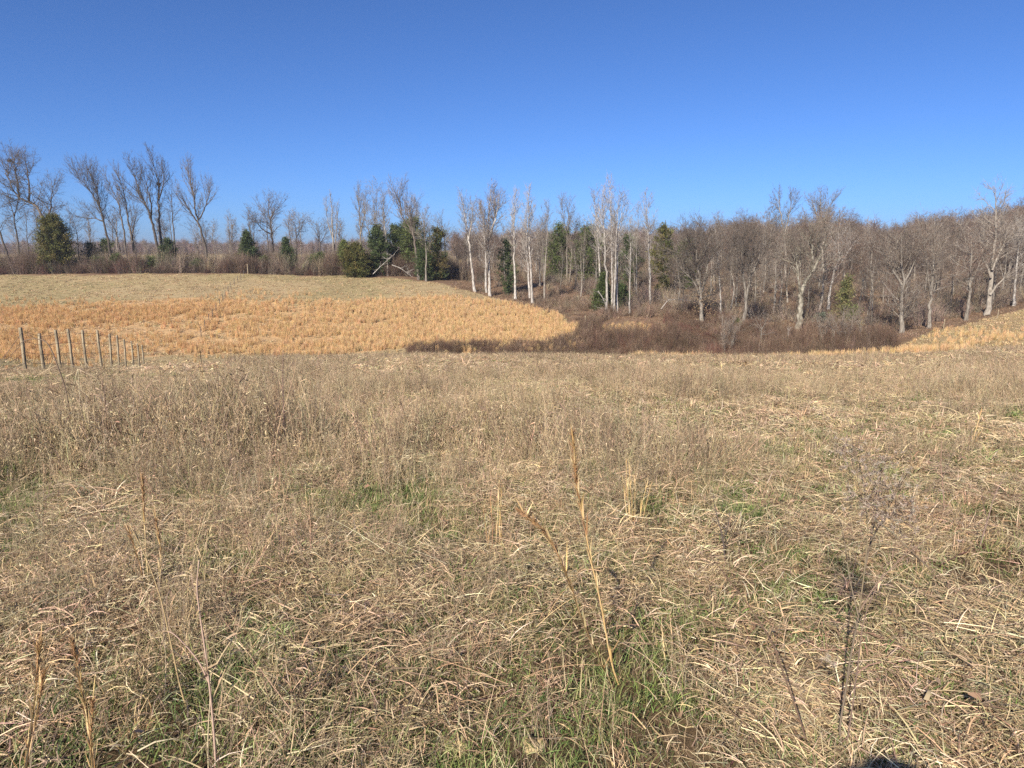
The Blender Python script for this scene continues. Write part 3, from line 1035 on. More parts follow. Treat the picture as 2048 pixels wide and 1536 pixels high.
def build_tree(seed, stems, cw, style, bark, twig, cs=0.4, dens=1.0, twigs=1.0, low=0.0, prof="round", limb_r=0.30, twig_r=0.0105, joined=False):
    """stems: list of (points, base radius); returns trunk mesh and crown mesh (local coordinates)"""
    R = random.Random(seed)
    rng = np.random.default_rng(seed)
    st = STYLE[style]
    T, Cr = Acc(), Acc()
    if joined:
        T = Cr
    segs, tw = [], []

    def add_poly(pts, r0, r1):
        n = len(pts) - 1
        for i in range(n):
            segs.append((pts[i], pts[i + 1], r0 + (r1 - r0) * i / n, r0 + (r1 - r0) * (i + 1) / n))

    for si, (pts, r0) in enumerate(stems):
        c = catmull(pts, 5)
        c = c + np.concatenate([np.zeros((1, 3)), rng.normal(0, r0 * 0.22, (len(c) - 1, 3))])
        n = len(c)
        arc = np.concatenate([[0], np.cumsum(np.linalg.norm(np.diff(c, axis=0), axis=1))])
        H = arc[-1]
        t = arc / H
        rad = r0 * ((1 - t) * 0.95 + 0.05) * (1 + 0.35 * np.exp(-arc / (r0 * 3.0)) * (si == 0))
        T.tube(c, np.maximum(rad, 0.016), 8)
        start = cs if si == 0 else 0.25
        nl = int(H * (1 - start) * st["per"] * dens * 1.25) + 4
        for j in range(nl):
            f = (j + R.random()) / nl
            tt = start + (1 - start) * f * 0.98
            if R.random() < low:
                tt = R.uniform(0.12, start + 0.05)
            i = min(int(np.searchsorted(arc, tt * H)), n - 1)
            i = max(i, 1)
            kx = (tt * H - arc[i - 1]) / max(arc[i] - arc[i - 1], 1e-6)
            p = tuple(c[i - 1] + (c[i] - c[i - 1]) * kx)
            d = nrm(c[i - 1], c[i])
            rr = float(np.interp(tt, t, rad))
            if prof == "round":
                sh = 0.35 + 0.65 * math.sin(math.pi * min(1, 0.18 + 0.80 * f))
            elif prof == "top":
                sh = 0.45 + 0.55 * math.sin(math.pi * (0.1 + 0.75 * f))
            else:
                sh = 1.0 - 0.7 * f
            L1 = cw * sh * R.uniform(0.65, 1.15)
            d1 = side_dir(R, d, math.radians(R.uniform(*st["a"])) * (1 - 0.35 * f))
            n1 = max(4, int(L1 / 0.7))
            b1 = grow(R, p, d1, L1, n1, st["wob"], st["up"])
            r1 = min(rr * 0.6, max(0.028, limb_r * rr * R.uniform(0.7, 1.3), 0.012 * L1))
            add_poly(b1, r1, 0.012)
            n2 = int(L1 / st["s2"]) + 1
            for m in range(n2):
                g = 0.18 + 0.82 * (m + R.random()) / n2
                ii = min(int(g * n1), n1 - 1)
                q = b1[ii]
                d2 = side_dir(R, nrm(b1[ii], b1[ii + 1]), math.radians(R.uniform(*st["a2"])))
                L2 = max(0.5, L1 * R.uniform(0.28, 0.5) * (1.1 - 0.6 * g))
                k2 = max(3, int(L2 / 0.6))
                b2 = grow(R, q, d2, L2, k2, st["wob"] * 1.1, st["up"] * 0.9)
                rb = max(0.015, min(0.03, r1 * 0.5))
                add_poly(b2, rb, 0.009)
                n3 = int(L2 / st["s3"]) + 1
                for e in range(n3):
                    h = R.random()
                    jj = min(int(h * k2), k2 - 1)
                    d3 = side_dir(R, nrm(b2[jj], b2[jj + 1]), math.radians(R.uniform(25, 60)))
                    L3 = max(0.35, L2 * R.uniform(0.25, 0.5))
                    b3 = grow(R, b2[jj], d3, L3, 2, st["wob"], st["up"])
                    tw.append((b3[0], b3[2]))
                    tw.append((b3[1], tuple(b3[1][a] + (b3[2][a] - b3[1][a]) * 1.6 for a in range(3))))
                tw.append((b2[-2], tuple(b2[-1][a] + (b2[-1][a] - b2[-2][a]) * 0.8 for a in range(3))))
            tw.append((b1[-2], tuple(b1[-1][a] + (b1[-1][a] - b1[-2][a]) for a in range(3))))
    p0 = np.array([s[0] for s in segs]); p1 = np.array([s[1] for s in segs])
    Cr.prisms(p0, p1, np.array([s[2] for s in segs]), np.array([s[3] for s in segs]), m=0)
    if tw:
        a, b = np.array([s[0] for s in tw]), np.array([s[1] for s in tw])
        Cr.spikes(a, b, np.full(len(a), twig_r), m=1)
        k = int(len(a) * 1.0 * twigs)
        ix = rng.integers(0, len(a), k)
        u = rng.uniform(0.15, 0.95, (k, 1))
        base = a[ix] + (b[ix] - a[ix]) * u
        d = b[ix] - a[ix]
        L = np.linalg.norm(d, axis=1)[:, None]
        d = d / (L + 1e-9) + rng.normal(0, 0.55, (k, 3)) + np.array((0, 0, st["up"] * 1.5))
        d /= np.linalg.norm(d, axis=1)[:, None]
        Cr.spikes(base, base + d * np.clip(L * rng.uniform(0.5, 1.1, (k, 1)), 0.25, 1.1), np.full(k, twig_r * 0.85), m=1)
    if joined:
        return Cr.mesh("tree", [BARK[bark], TWIG[twig]])
    return T.mesh("trunk", [BARK[bark]], True), Cr.mesh("crown", [BARK[bark], TWIG[twig]])


TREE_COUNT = [0]


def hero(Y, stems, r, cw, style, bark, twig, label, cs=0.4, name="bare_tree", group=None, **kw):
    """stems given by photograph pixels at forward distance Y, first one is the main trunk"""
    TREE_COUNT[0] += 1
    R = random.Random(1000 + TREE_COUNT[0])
    b = at(stems[0][0][0], stems[0][0][1], Y)
    b[2] = float(height(b[0], b[1])) - 0.15
    ls = []
    for si, s in enumerate(stems):
        pts = []
        off = 0.0
        for k, (px_, py_) in enumerate(s):
            off = off + (R.gauss(0, 0.35) if k else 0) + (0.0 if si == 0 else 0.25 * k * (-1) ** si)
            w_ = at(px_, py_, Y + off)
            pts.append(w_ - b)
        if si == 0:
            pts[0] = np.zeros(3)
        ls.append((pts, r * 0.95 if si == 0 else r * kw.get("sub", 0.48)))
    kw.pop("sub", None)
    tm, cm = build_tree(500 + TREE_COUNT[0], ls, cw * (1.28 if style in ("vase", "oak") and Y > 140 else 1.22), style, bark, twig, cs=cs, **kw)
    e = empty(name, b, label, "tree", group)
    link("trunk", tm, e)
    link("crown", cm, e)
    return e


LR = "bare trees along the hilltop row"
hero(150, [[(22, 540), (8, 490), (-12, 430), (-30, 370)]], 0.32, 4.5, "oak", "dark", "dark", "dark bare tree leaning out of the picture at its left edge", 0.4, group=LR, twigs=0.7, twig_r=0.0075)
hero(152, [[(42, 540), (36, 490), (28, 436), (18, 398), (8, 360)], [(28, 436), (34, 410), (40, 372)]], 0.24, 3.6, "oak", "dark", "dark", "slim bare tree with a high fork, left of the big crooked tree", 0.45, group=LR, twigs=0.7, twig_r=0.0075)
hero(153, [[(96, 535), (90, 455), (76, 417), (58, 404), (38, 395), (24, 374), (12, 345), (4, 318)], [(58, 404), (58, 370), (53, 335), (48, 312)], [(38, 395), (34, 360), (28, 325), (24, 306)], [(90, 455), (100, 420), (104, 385), (102, 358)]], 0.50, 5.0, "oak", "dark", "dark", "big crooked bare tree bending left above the round green cedar", 0.36, group=LR, sub=0.5, twigs=0.7, twig_r=0.0075)
hero(149, [[(60, 530), (55, 490), (53, 450), (48, 410)]], 0.16, 2.8, "oak", "dark", "grey", "small thin bare tree just left of the round green cedar", 0.4, group=LR, twigs=0.7, twig_r=0.0075)
hero(148, [[(130, 530), (136, 490), (140, 450), (138, 415)]], 0.14, 3.0, "oak", "dark", "grey", "small pale bare tree just right of the round green cedar", 0.35, group=LR, twigs=0.7, twig_r=0.0075)
hero(150, [[(226, 533), (216, 480), (206, 442), (200, 412), (190, 370), (176, 337)], [(200, 412), (182, 385), (166, 365), (152, 352)], [(206, 442), (186, 436), (172, 440)]], 0.34, 5.4, "vase", "dark", "dark", "bare tree with a fan crown swept left, first of the tall hilltop group", 0.42, group=LR, twigs=0.7, twig_r=0.0075)
hero(153, [[(246, 533), (238, 490), (230, 460), (220, 444), (212, 420), (210, 396)]], 0.2, 2.6, "oak", "dark", "dark", "short crooked bare tree inside the tall hilltop group", 0.4, group=LR, twigs=0.7, twig_r=0.0075)
hero(150, [[(256, 535), (248, 470), (243, 440), (236, 405), (220, 372), (205, 340)]], 0.27, 3.6, "vase", "dark", "dark", "slender bare tree curving left, second in the tall hilltop group", 0.45, group=LR, twigs=0.7, twig_r=0.0075)
hero(151, [[(274, 534), (264, 480), (257, 440), (250, 396), (240, 362), (225, 334)], [(264, 480), (270, 440), (276, 425)]], 0.30, 3.6, "vase", "dark", "dark", "bare tree with arching top, third in the tall hilltop group", 0.45, group=LR, twigs=0.7, twig_r=0.0075)
hero(149, [[(322, 535), (310, 470), (303, 440), (294, 414), (280, 388), (268, 350), (258, 310)], [(303, 440), (302, 405), (292, 365), (282, 335)], [(294, 414), (276, 396), (262, 388)]], 0.38, 3.9, "vase", "dark", "dark", "very tall bare tree forking left with feathery upright limbs", 0.42, group=LR, twigs=0.7, twig_r=0.0075)
hero(150, [[(326, 535), (320, 460), (317, 414), (317, 370), (308, 330), (299, 296)], [(317, 400), (326, 372), (330, 330)]], 0.36, 3.6, "vase", "dark", "dark", "tallest bare tree of the hilltop row, straight trunk holding a leaf nest", 0.45, group=LR, twigs=0.7, twig_r=0.0075)
hero(151, [[(352, 538), (349, 480), (345, 430), (343, 396), (345, 362)], [(347, 500), (340, 450), (338, 420)]], 0.24, 3.0, "oak", "dark", "dark", "bare twin stemmed tree rising from behind the dark pine", 0.5, group=LR, twigs=0.7, twig_r=0.0075)
hero(149, [[(418, 540), (410, 490), (400, 455), (394, 435), (388, 400), (380, 360), (374, 318)], [(398, 450), (382, 425), (370, 405), (362, 385)], [(396, 440), (408, 420), (416, 395), (420, 372)]], 0.36, 4.2, "vase", "dark", "dark", "tall bare tree standing alone at the right end of the hilltop group", 0.38, group=LR, twigs=0.7, twig_r=0.0075)
hero(154, [[(400, 535), (396, 500), (388, 470), (378, 445)]], 0.15, 2.6, "oak", "dark", "grey", "small bare tree crowding behind the lone tall hilltop tree", 0.4, group=LR, twigs=0.7, twig_r=0.0075)

MR = "bare trees along the middle of the field edge"
hero(165, [[(548, 540), (546, 500), (543, 465), (538, 430), (537, 392)], [(543, 468), (530, 462), (516, 448), (508, 430)], [(540, 440), (548, 420), (552, 405)]], 0.36, 4.4, "oak", "dark", "grey", "bare oak with a low dark limb, between the two dark hill cedars", 0.42, group=MR, twigs=0.7, twig_r=0.0075)
hero(175, [[(594, 540), (593, 490), (590, 450), (588, 428)], [(592, 478), (602, 455), (606, 435)]], 0.22, 3.8, "oak", "dark", "grey", "small bare tree right of the second dark cedar", 0.45, group=MR, twigs=0.7, twig_r=0.0075)
hero(170, [[(640, 540), (640, 500), (638, 470), (636, 444)], [(639, 490), (650, 470), (655, 456)]], 0.22, 3.8, "oak", "dark", "grey", "low round bare tree left of the narrow pale tree", 0.45, group=MR, twigs=0.7, twig_r=0.0075)
hero(160, [[(668, 540), (667, 490), (664, 440), (660, 387)], [(668, 500), (674, 450), (675, 405)], [(666, 480), (655, 440), (651, 398)]], 0.28, 1.9, "vase", "grey", "grey", "narrow pale bare tree with upright limbs like a broom", 0.35, group=MR, dens=1.4, twigs=0.7, twig_r=0.0075)
hero(146, [[(722, 545), (722, 500), (720, 450), (717, 400), (716, 370)], [(721, 470), (728, 430), (732, 385)]], 0.26, 2.8, "vase", "grey", "grey", "pale bare tree behind the olive cedars with bushy narrow top", 0.4, group=MR, dens=1.3, twigs=0.7, twig_r=0.0075)
hero(143, [[(745, 548), (744, 500), (736, 460), (732, 440), (728, 420)], [(742, 490), (752, 440), (752, 395), (755, 366)]], 0.24, 3.4, "oak", "grey", "grey", "pale bare tree with tall thin top beside the upright dark cedar", 0.4, group=MR, dens=1.2, twigs=0.7, twig_r=0.0075)
hero(142, [[(775, 550), (774, 500), (770, 455), (768, 420), (766, 385)]], 0.22, 2.8, "poplar", "grey", "grey", "bare tree rising between the dark cedars of the field corner", 0.45, group=MR, twigs=0.7, twig_r=0.0075)
hero(136, [[(838, 558), (833, 515), (826, 470), (814, 445), (803, 430), (795, 408), (786, 388)], [(803, 430), (800, 400), (798, 380)], [(826, 470), (822, 435), (820, 410)]], 0.32, 4.2, "vase", "dark", "grey", "dark bare tree leaning left over the fallen limbs at the field corner", 0.4, group=MR, twigs=0.7, twig_r=0.0075)
hero(134, [[(852, 560), (852, 500), (848, 455), (846, 430)]], 0.2, 3.4, "oak", "grey", "grey", "thin bare tree just right of the leaning dark tree", 0.4, group=MR, twigs=0.7, twig_r=0.0075)
hero(150, [[(893, 560), (890, 500), (886, 460), (880, 432)]], 0.24, 4.0, "oak", "grey", "grey", "bare tree behind the field corner, left of the white trunks", 0.4, group=MR, twigs=0.7, twig_r=0.0075)

WR = "white trunked trees at the field edge"
hero(126, [[(950, 588), (943, 530), (937, 480), (930, 430), (923, 387)], [(937, 480), (944, 440), (946, 408)]], 0.27, 3.4, "poplar", "white", "grey", "white trunked tree leaning left, first of the white row", 0.38, group=WR)
hero(124, [[(980, 590), (978, 530), (976, 470), (978, 420), (982, 374)], [(973, 585), (972, 520), (968, 460), (962, 410)], [(976, 480), (990, 440), (998, 400)]], 0.27, 3.6, "poplar", "white", "red", "twin white trunks under the wide brownish bushy crown", 0.36, group=WR, dens=1.5, sub=0.85)
hero(124, [[(1031, 590), (1029, 530), (1028, 470), (1029, 420), (1029, 382)]], 0.24, 2.7, "poplar", "white", "grey", "single straight white trunk between the two white pairs", 0.42, group=WR, dens=1.2)
hero(118, [[(1065, 600), (1062, 540), (1058, 480), (1058, 420), (1058, 374)], [(1060, 596), (1055, 530), (1053, 470), (1050, 410)]], 0.23, 2.6, "poplar", "white", "grey", "slender pair of white trunks right of the single white trunk", 0.42, group=WR, sub=0.9, dens=1.2)
hero(122, [[(1088, 590), (1090, 540), (1094, 480), (1095, 440), (1096, 404)]], 0.19, 2.4, "poplar", "grey", "grey", "thin grey bare tree with an open top, right of the white pair", 0.5, group=WR)
hero(150, [[(1134, 560), (1134, 480), (1136, 440), (1140, 398)], [(1134, 470), (1126, 430), (1122, 402)]], 0.2, 3.0, "vase", "grey", "grey", "pale forked bare tree standing behind the round dark pines", 0.45, group=WR)
hero(106, [[(1214, 626), (1213, 560), (1209, 480), (1206, 430), (1204, 385)]], 0.23, 2.9, "poplar", "white", "grey", "thickest white trunk, at the left of the tall clustered white trunks", 0.45, group=WR)
hero(107, [[(1224, 624), (1224, 550), (1223, 470), (1221, 410), (1219, 361)]], 0.19, 2.8, "poplar", "white", "grey", "tallest thin white trunk, second in the tall white cluster", 0.45, group=WR)
hero(104, [[(1228, 632), (1230, 560), (1233, 480), (1236, 420), (1240, 380)]], 0.17, 2.4, "poplar", "white", "grey", "slender white trunk, third in the tall white cluster", 0.45, group=WR)
hero(105, [[(1233, 627), (1234, 560), (1236, 480), (1242, 430), (1250, 392)]], 0.2, 2.8, "poplar", "white", "grey", "white trunk at the right of the tall clustered white trunks", 0.45, group=WR)
hero(116, [[(1202, 600), (1199, 540), (1195, 470), (1190, 420), (1188, 382)]], 0.2, 3.0, "poplar", "white", "grey", "white trunk set back behind the cedar, left of the white cluster", 0.45, group=WR)
hero(104, [[(1259, 630), (1260, 570), (1261, 500), (1262, 440)]], 0.14, 1.8, "poplar", "white", "grey", "thin short white trunk standing apart, right of the white cluster", 0.4, group=WR)
hero(116, [[(1300, 610), (1299, 540), (1296, 470), (1293, 420), (1290, 387)]], 0.2, 2.8, "poplar", "white", "grey", "white trunk with a rounded crown, farthest right of the white trees", 0.45, group=WR)
hero(122, [[(1273, 600), (1273, 520), (1276, 460), (1276, 410)]], 0.16, 2.2, "poplar", "grey", "grey", "thin grey bare tree behind the gap right of the white cluster", 0.45, group=WR)

RR = "bare trees at the edge of the right woods"
hero(97, [[(1403, 652), (1402, 610), (1400, 575), (1396, 530), (1392, 490), (1390, 455)], [(1402, 600), (1388, 565), (1365, 540), (1345, 512)], [(1401, 590), (1414, 540), (1416, 490), (1418, 455)], [(1400, 575), (1380, 520), (1368, 470)]], 0.3, 4.6, "beech", "grey", "brown", "broad bare beech fanning pale limbs, with tan leaves on its trunk", 0.26, group=RR, dens=1.0, sub=0.55)
hero(101, [[(1440, 652), (1441, 600), (1438, 550), (1434, 500), (1430, 460)]], 0.15, 2.4, "poplar", "white", "brown", "slim pale trunk in the gap between the beech and the forked tree", 0.4, group=RR)
hero(98, [[(1487, 655), (1493, 600), (1500, 560), (1505, 520), (1508, 465)], [(1493, 600), (1486, 550), (1484, 500), (1478, 460)], [(1500, 560), (1518, 515), (1528, 470)]], 0.26, 4.2, "beech", "grey", "brown", "bare tree with a forked pale trunk left of the thick sycamore", 0.35, group=RR, sub=0.7)
hero(100, [[(1598, 665), (1600, 625), (1603, 583), (1613, 560), (1625, 545), (1625, 515), (1620, 480), (1628, 450)], [(1602, 590), (1597, 560), (1594, 525), (1588, 480)], [(1625, 545), (1640, 510), (1652, 475)]], 0.46, 5.0, "oak", "sycamore", "brown", "thick mottled pale sycamore with a crooked elbow fork", 0.5, group=RR, sub=0.42, limb_r=0.36)
hero(118, [[(1655, 640), (1659, 590), (1668, 545), (1678, 515), (1676, 490), (1678, 460)], [(1678, 518), (1664, 500), (1656, 485)], [(1672, 540), (1694, 508), (1712, 480)]], 0.26, 4.0, "oak", "white", "brown", "white barked tree with spreading branches behind the loose cedar", 0.45, group=RR)
hero(92, [[(1803, 672), (1803, 610), (1806, 560), (1803, 510), (1802, 465)], [(1804, 575), (1826, 530), (1842, 490)], [(1804, 570), (1780, 530), (1762, 495)]], 0.32, 4.8, "beech", "grey", "brown", "wide bare tree with drooping lower branches at the right field corner", 0.22, group=RR, dens=1.0, sub=0.5, low=0.2)
hero(94, [[(1857, 660), (1860, 610), (1866, 550), (1868, 500), (1870, 440)], [(1862, 590), (1852, 520), (1844, 440)]], 0.26, 3.8, "oak", "grey", "brown", "bare tree with two tall leaders right of the wide corner tree", 0.35, group=RR)
hero(100, [[(1931, 645), (1938, 600), (1941, 560), (1942, 510), (1944, 470)], [(1940, 580), (1928, 555), (1918, 548)], [(1940, 570), (1958, 530), (1966, 500)]], 0.27, 3.4, "beech", "grey", "red", "medium bare tree with reddish rounded top on the right field edge", 0.35, group=RR)
hero(102, [[(1974, 634), (1980, 590), (1984, 540), (1990, 480), (1992, 420), (1990, 370)], [(1984, 540), (2006, 490), (2022, 440)], [(1982, 555), (1966, 510), (1958, 465)], [(1980, 590), (2004, 560), (2030, 548)]], 0.4, 4.4, "oak", "grey", "grey", "tallest bare tree on the right field edge with a pale top", 0.32, group=RR, dens=1.1)
hero(106, [[(2026, 622), (2031, 560), (2036, 500), (2040, 440)]], 0.22, 3.6, "poplar", "white", "grey", "leaning pale trunk near the right end of the woods", 0.4, group=RR)
hero(150, [[(1572, 560), (1570, 480), (1562, 430), (1556, 384)], [(1570, 470), (1580, 420), (1584, 392)]], 0.34, 3.4, "vase", "grey", "dark", "bare tree rising above the wood's skyline, left of two tall ones", 0.5, group=RR)
hero(150, [[(1645, 560), (1644, 480), (1642, 430), (1640, 380)], [(1643, 460), (1660, 410), (1676, 392)], [(1643, 455), (1628, 415), (1622, 398)]], 0.34, 3.2, "vase", "grey", "dark", "wind swept bare tree rising above the wood's skyline, right of two tall ones", 0.5, group=RR)

# ------------------------------------------------------------------ the rest of the wood: copies of a few grown trees
PROTO = []
for k, (h, r, cw, sty, bk, tg, cs_) in enumerate([(17, .24, 4.4, "beech", "grey", "red", .35), (19, .26, 4.0, "oak", "grey", "brown", .40), (16, .2, 4.6, "beech", "grey", "brown", .3),
                                                (20, .25, 3.4, "poplar", "grey", "grey", .45), (18, .22, 3.2, "poplar", "white", "brown", .45), (15, .2, 4.8, "beech", "dark", "red", .3),
                                                (18, .26, 4.6, "oak", "dark", "brown", .38), (16, .2, 3.6, "vase", "grey", "brown", .35), (13, .15, 3.2, "beech", "grey", "brown", .25)]):
    R = random.Random(k)
    PROTO.append((build_tree(50 + k, [([(0, 0, -0.2), (R.uniform(-.4, .4), R.uniform(-.4, .4), h * .35), (R.uniform(-.8, .8), R.uniform(-.8, .8), h * .7), (R.uniform(-1, 1), R.uniform(-1, 1), h)], r)], cw, sty, bk, tg, cs=cs_, dens=1.05, twigs=2.4, low=0.15), h))


def plant_copy(x, y, k, s, label, group):
    (tm, cm), h = PROTO[k]
    e = empty("bare_tree", (x, y, float(height(x, y)) - 0.1), label, "tree", group)
    e.rotation_euler = (0, 0, PYR.uniform(0, 6.28))
    e.scale = (s * PYR.uniform(0.9, 1.1), s * PYR.uniform(0.9, 1.1), s)
    link("trunk", tm, e)
    link("crown", cm, e)
    return e


placed = []


def wood_tree(x, y, dmin):
    for (a, b) in placed:
        if (a - x) ** 2 + (b - y) ** 2 < dmin * dmin:
            return False
    placed.append((x, y))
    return True


edge_px = [905, 960, 1000, 1100, 1180, 1300, 1450, 1600, 1780, 1850, 2048, 2300]
edge_py = [556, 570, 576, 586, 606, 612, 634, 650, 660, 645, 606, 560]
ZONES = [(1180, "left of the white cluster"), (1340, "right of the white cluster"), (1460, "behind the broad beech"), (1570, "behind the forked pale tree"), (1640, "behind the thick sycamore"), (1740, "behind the loose cedar"), (1840, "behind the wide corner tree"), (1950, "behind the right field edge"), (9999, "at their right end")]
KINDS = {3: "pale straight bare tree", 4: "white trunked bare tree", 0: "reddish crowned bare tree", 5: "dark reddish bare tree", 6: "dark trunked bare tree", 8: "thin low bare tree"}
LAYERS = [
    (60, 104, 135, 3.2, "in the front of the woods", "bare trees in the front rows of the woods"),
    (125, 133, 185, 4.0, "deep in the woods", "bare trees deep in the woods"),
]
for want, y0, y1, dm, lab, grp in LAYERS:
    got, tries = 0, 0
    while got < want and tries < 8000:
        tries += 1
        y = PYR.uniform(y0, y1)
        x = PYR.uniform(-0.16 * y, 0.80 * y)
        z = float(height(x, y))
        a, b = proj(x, y, z)
        a, b = float(a), float(b)
        if not (890 < a < 2230) or b > np.interp(a, edge_px, edge_py) - 6:
            continue
        if 1120 < a < 1180 and y < 125:
            continue
        if not wood_tree(x, y, dm):
            continue
        hi_ok = a > 1330
        k = PYR.choice([0, 1, 2, 5, 6, 7, 8, 3]) if hi_ok else PYR.choice([1, 3, 4, 7, 8, 8, 2])
        h_ = PROTO[k][1]
        tp = np.interp(a, [880, 1330, 1375, 1440, 1700, 1765, 1850, 1950, 2050, 2230], [452, 462, 448, 434, 436, 462, 434, 416, 402, 390])
        tp += 24 * math.sin(a * 0.021 + 1.3) * math.sin(a * 0.0083) - 6 + PYR.choice([-6, 0, 6, 14, 28]) + (PYR.uniform(10, 60) if y0 < 110 else 0) - (18 if PYR.random() < 0.08 else 0)
        s = min(1.25, max(0.45, (float(at(a, tp, y)[2]) - z) / (h_ * 1.04)))
        plant_copy(x, y, k, s, "%s %s, %s" % (KINDS.get(k, "grey brown bare tree"), lab, [t for lim, t in ZONES if a < lim][0]), grp)
        got += 1
# smaller trees behind the hilltop row and the field corner
got = 0
BZ = [(160, "left of the tall hilltop group"), (440, "behind the tall hilltop group"), (640, "behind the two dark hill cedars"), (760, "near the narrow pale tree"), (9999, "behind the field corner")]
while got < 56:
    y = PYR.uniform(156, 200)
    x = PYR.uniform(-0.8, -0.09) * y
    a, b = proj(x, y, float(height(x, y)))
    if a < 640 and PYR.random() < 0.2:
        continue
    if not wood_tree(x, y, 4.0):
        continue
    s = PYR.uniform(0.5, 0.85) if a < 640 else PYR.uniform(0.6, 0.9)
    k = PYR.choice([1, 3, 6, 7, 8, 8])
    plant_copy(x, y, k, s, "smaller %s standing in the distance %s" % (KINDS.get(k, "grey brown bare tree"), [t for lim, t in BZ if a < lim][0]), "smaller bare trees behind the hilltop row")
    got += 1

SKY_PX, SKY_PY = [880, 1330, 1375, 1440, 1700, 1765, 1850, 1950, 2050, 2230], [462, 466, 450, 436, 438, 462, 432, 418, 404, 392]
mass = []
for k, (h, r, cw, sty, bk, tg) in enumerate([(17, .2, 4.4, "beech", "grey", "red"), (18, .2, 4.4, "oak", "dark", "brown"), (16, .18, 4.6, "beech", "dark", "red"), (17, .18, 3.8, "vase", "grey", "brown"), (17, .2, 4.6, "oak", "grey", "brown")]):
    R = random.Random(70 + k)
    mass.append(build_tree(170 + k, [([(0, 0, -0.2), (R.uniform(-.4, .4), R.uniform(-.4, .4), h * .35), (R.uniform(-.8, .8), R.uniform(-.8, .8), h * .7), (R.uniform(-1, 1), R.uniform(-1, 1), h)], r)], cw, sty, bk, tg, cs=0.3, twigs=2.6, low=0.1, joined=True))
xs, ys = box_pts(1500, -25, 190, 160, 262)
z = height(xs, ys)
p_x, p_y = proj(xs, ys, z)
k = (p_x > 900) & (p_x < 2260) & (RNG.uniform(0, 1, len(xs)) < np.where(p_x > 1330, 0.62, 0.25))
P = finish(xs[k], ys[k], -0.1)
n = len(P)
p_x, p_y = proj(P[:, 0], P[:, 1], P[:, 2])
top = np.interp(p_x, SKY_PX, SKY_PY) + RNG.uniform(-4, 26, n) + 10 * (fbm(P[:, 0], P[:, 1], 16, 161) - 0.5) * 2
zt = EYE + P[:, 1] * np.tan(np.arctan((H0 / 2 - top) / FPX) - PITCH)
s_ = np.clip((zt - P[:, 2]) / 17.5, 0.45, 1.25)
scatter("hillside_woods", mass, None, P, RNG.integers(0, 5, n), np.stack([np.maximum(s_, 0.8), np.maximum(s_, 0.8), s_], 1), tints(n, 1, 1), 0.04)

# far woods closing the horizon: one uncountable mass
far_acc = []
for k in (1, 6, 7):
    pass
def far_tree(rng, h):
    a = Acc()
    n = 190
    a.prisms(np.array([[0, 0, 0]]), np.array([[0, 0, h * 0.8]]), np.array([0.22]), np.array([0.05]), c=np.array([[0.22, 0.18, 0.15]]))
    u = rng.uniform(0.02, 1, n)
    p0 = np.stack([rng.normal(0, 0.9, n), rng.normal(0, 0.9, n), h * (0.0 + 0.85 * u)], 1)
    d = np.stack([rng.normal(0, 1, n), rng.normal(0, 1, n), np.abs(rng.normal(0.9, 0.5, n))], 1)
    d /= np.linalg.norm(d, axis=1)[:, None]
    L = rng.uniform(1.2, 3.6, n)[:, None]
    c = pick(rng, n, [(0.21, 0.155, 0.125), (0.17, 0.12, 0.10), (0.25, 0.195, 0.16)])
    a.prisms(p0, p0 + d * L, np.full(n, 0.06), np.full(n, 0.02), c=c)
    p2 = p0 + d * L * rng.uniform(0.3, 1, (n, 1))
    d2 = d + rng.normal(0, 0.5, (n, 3))
    a.prisms(p2, p2 + d2 * 1.6, np.full(n, 0.04), np.full(n, 0.015), c=c)
    return a
mk_far = [far_tree(rc, h) for h in (12, 13.5, 15, 11)]
xs, ys = box_pts(5200, -520, 420, 230, 620)
z = height(xs, ys)
p_x, p_y = proj(xs, ys, z)
k = np.where(p_x < 900, (ys > 430) & (xs > -0.85 * ys), (ys < 420) & (ys > 195) & (xs < 0.85 * ys))
k &= ~((p_x > 880) & (p_x < 905))
P = finish(xs[k], ys[k], -0.2)
n = len(P)
scatter("far_woods", mk_far, M_BRUSH, P, RNG.integers(0, 4, n), U(RNG.uniform(0.75, 1.15, n) * np.where(P[:, 0] < -30, 0.66, 0.8), n), tints(n, 0.8, 1.2), 0.03)


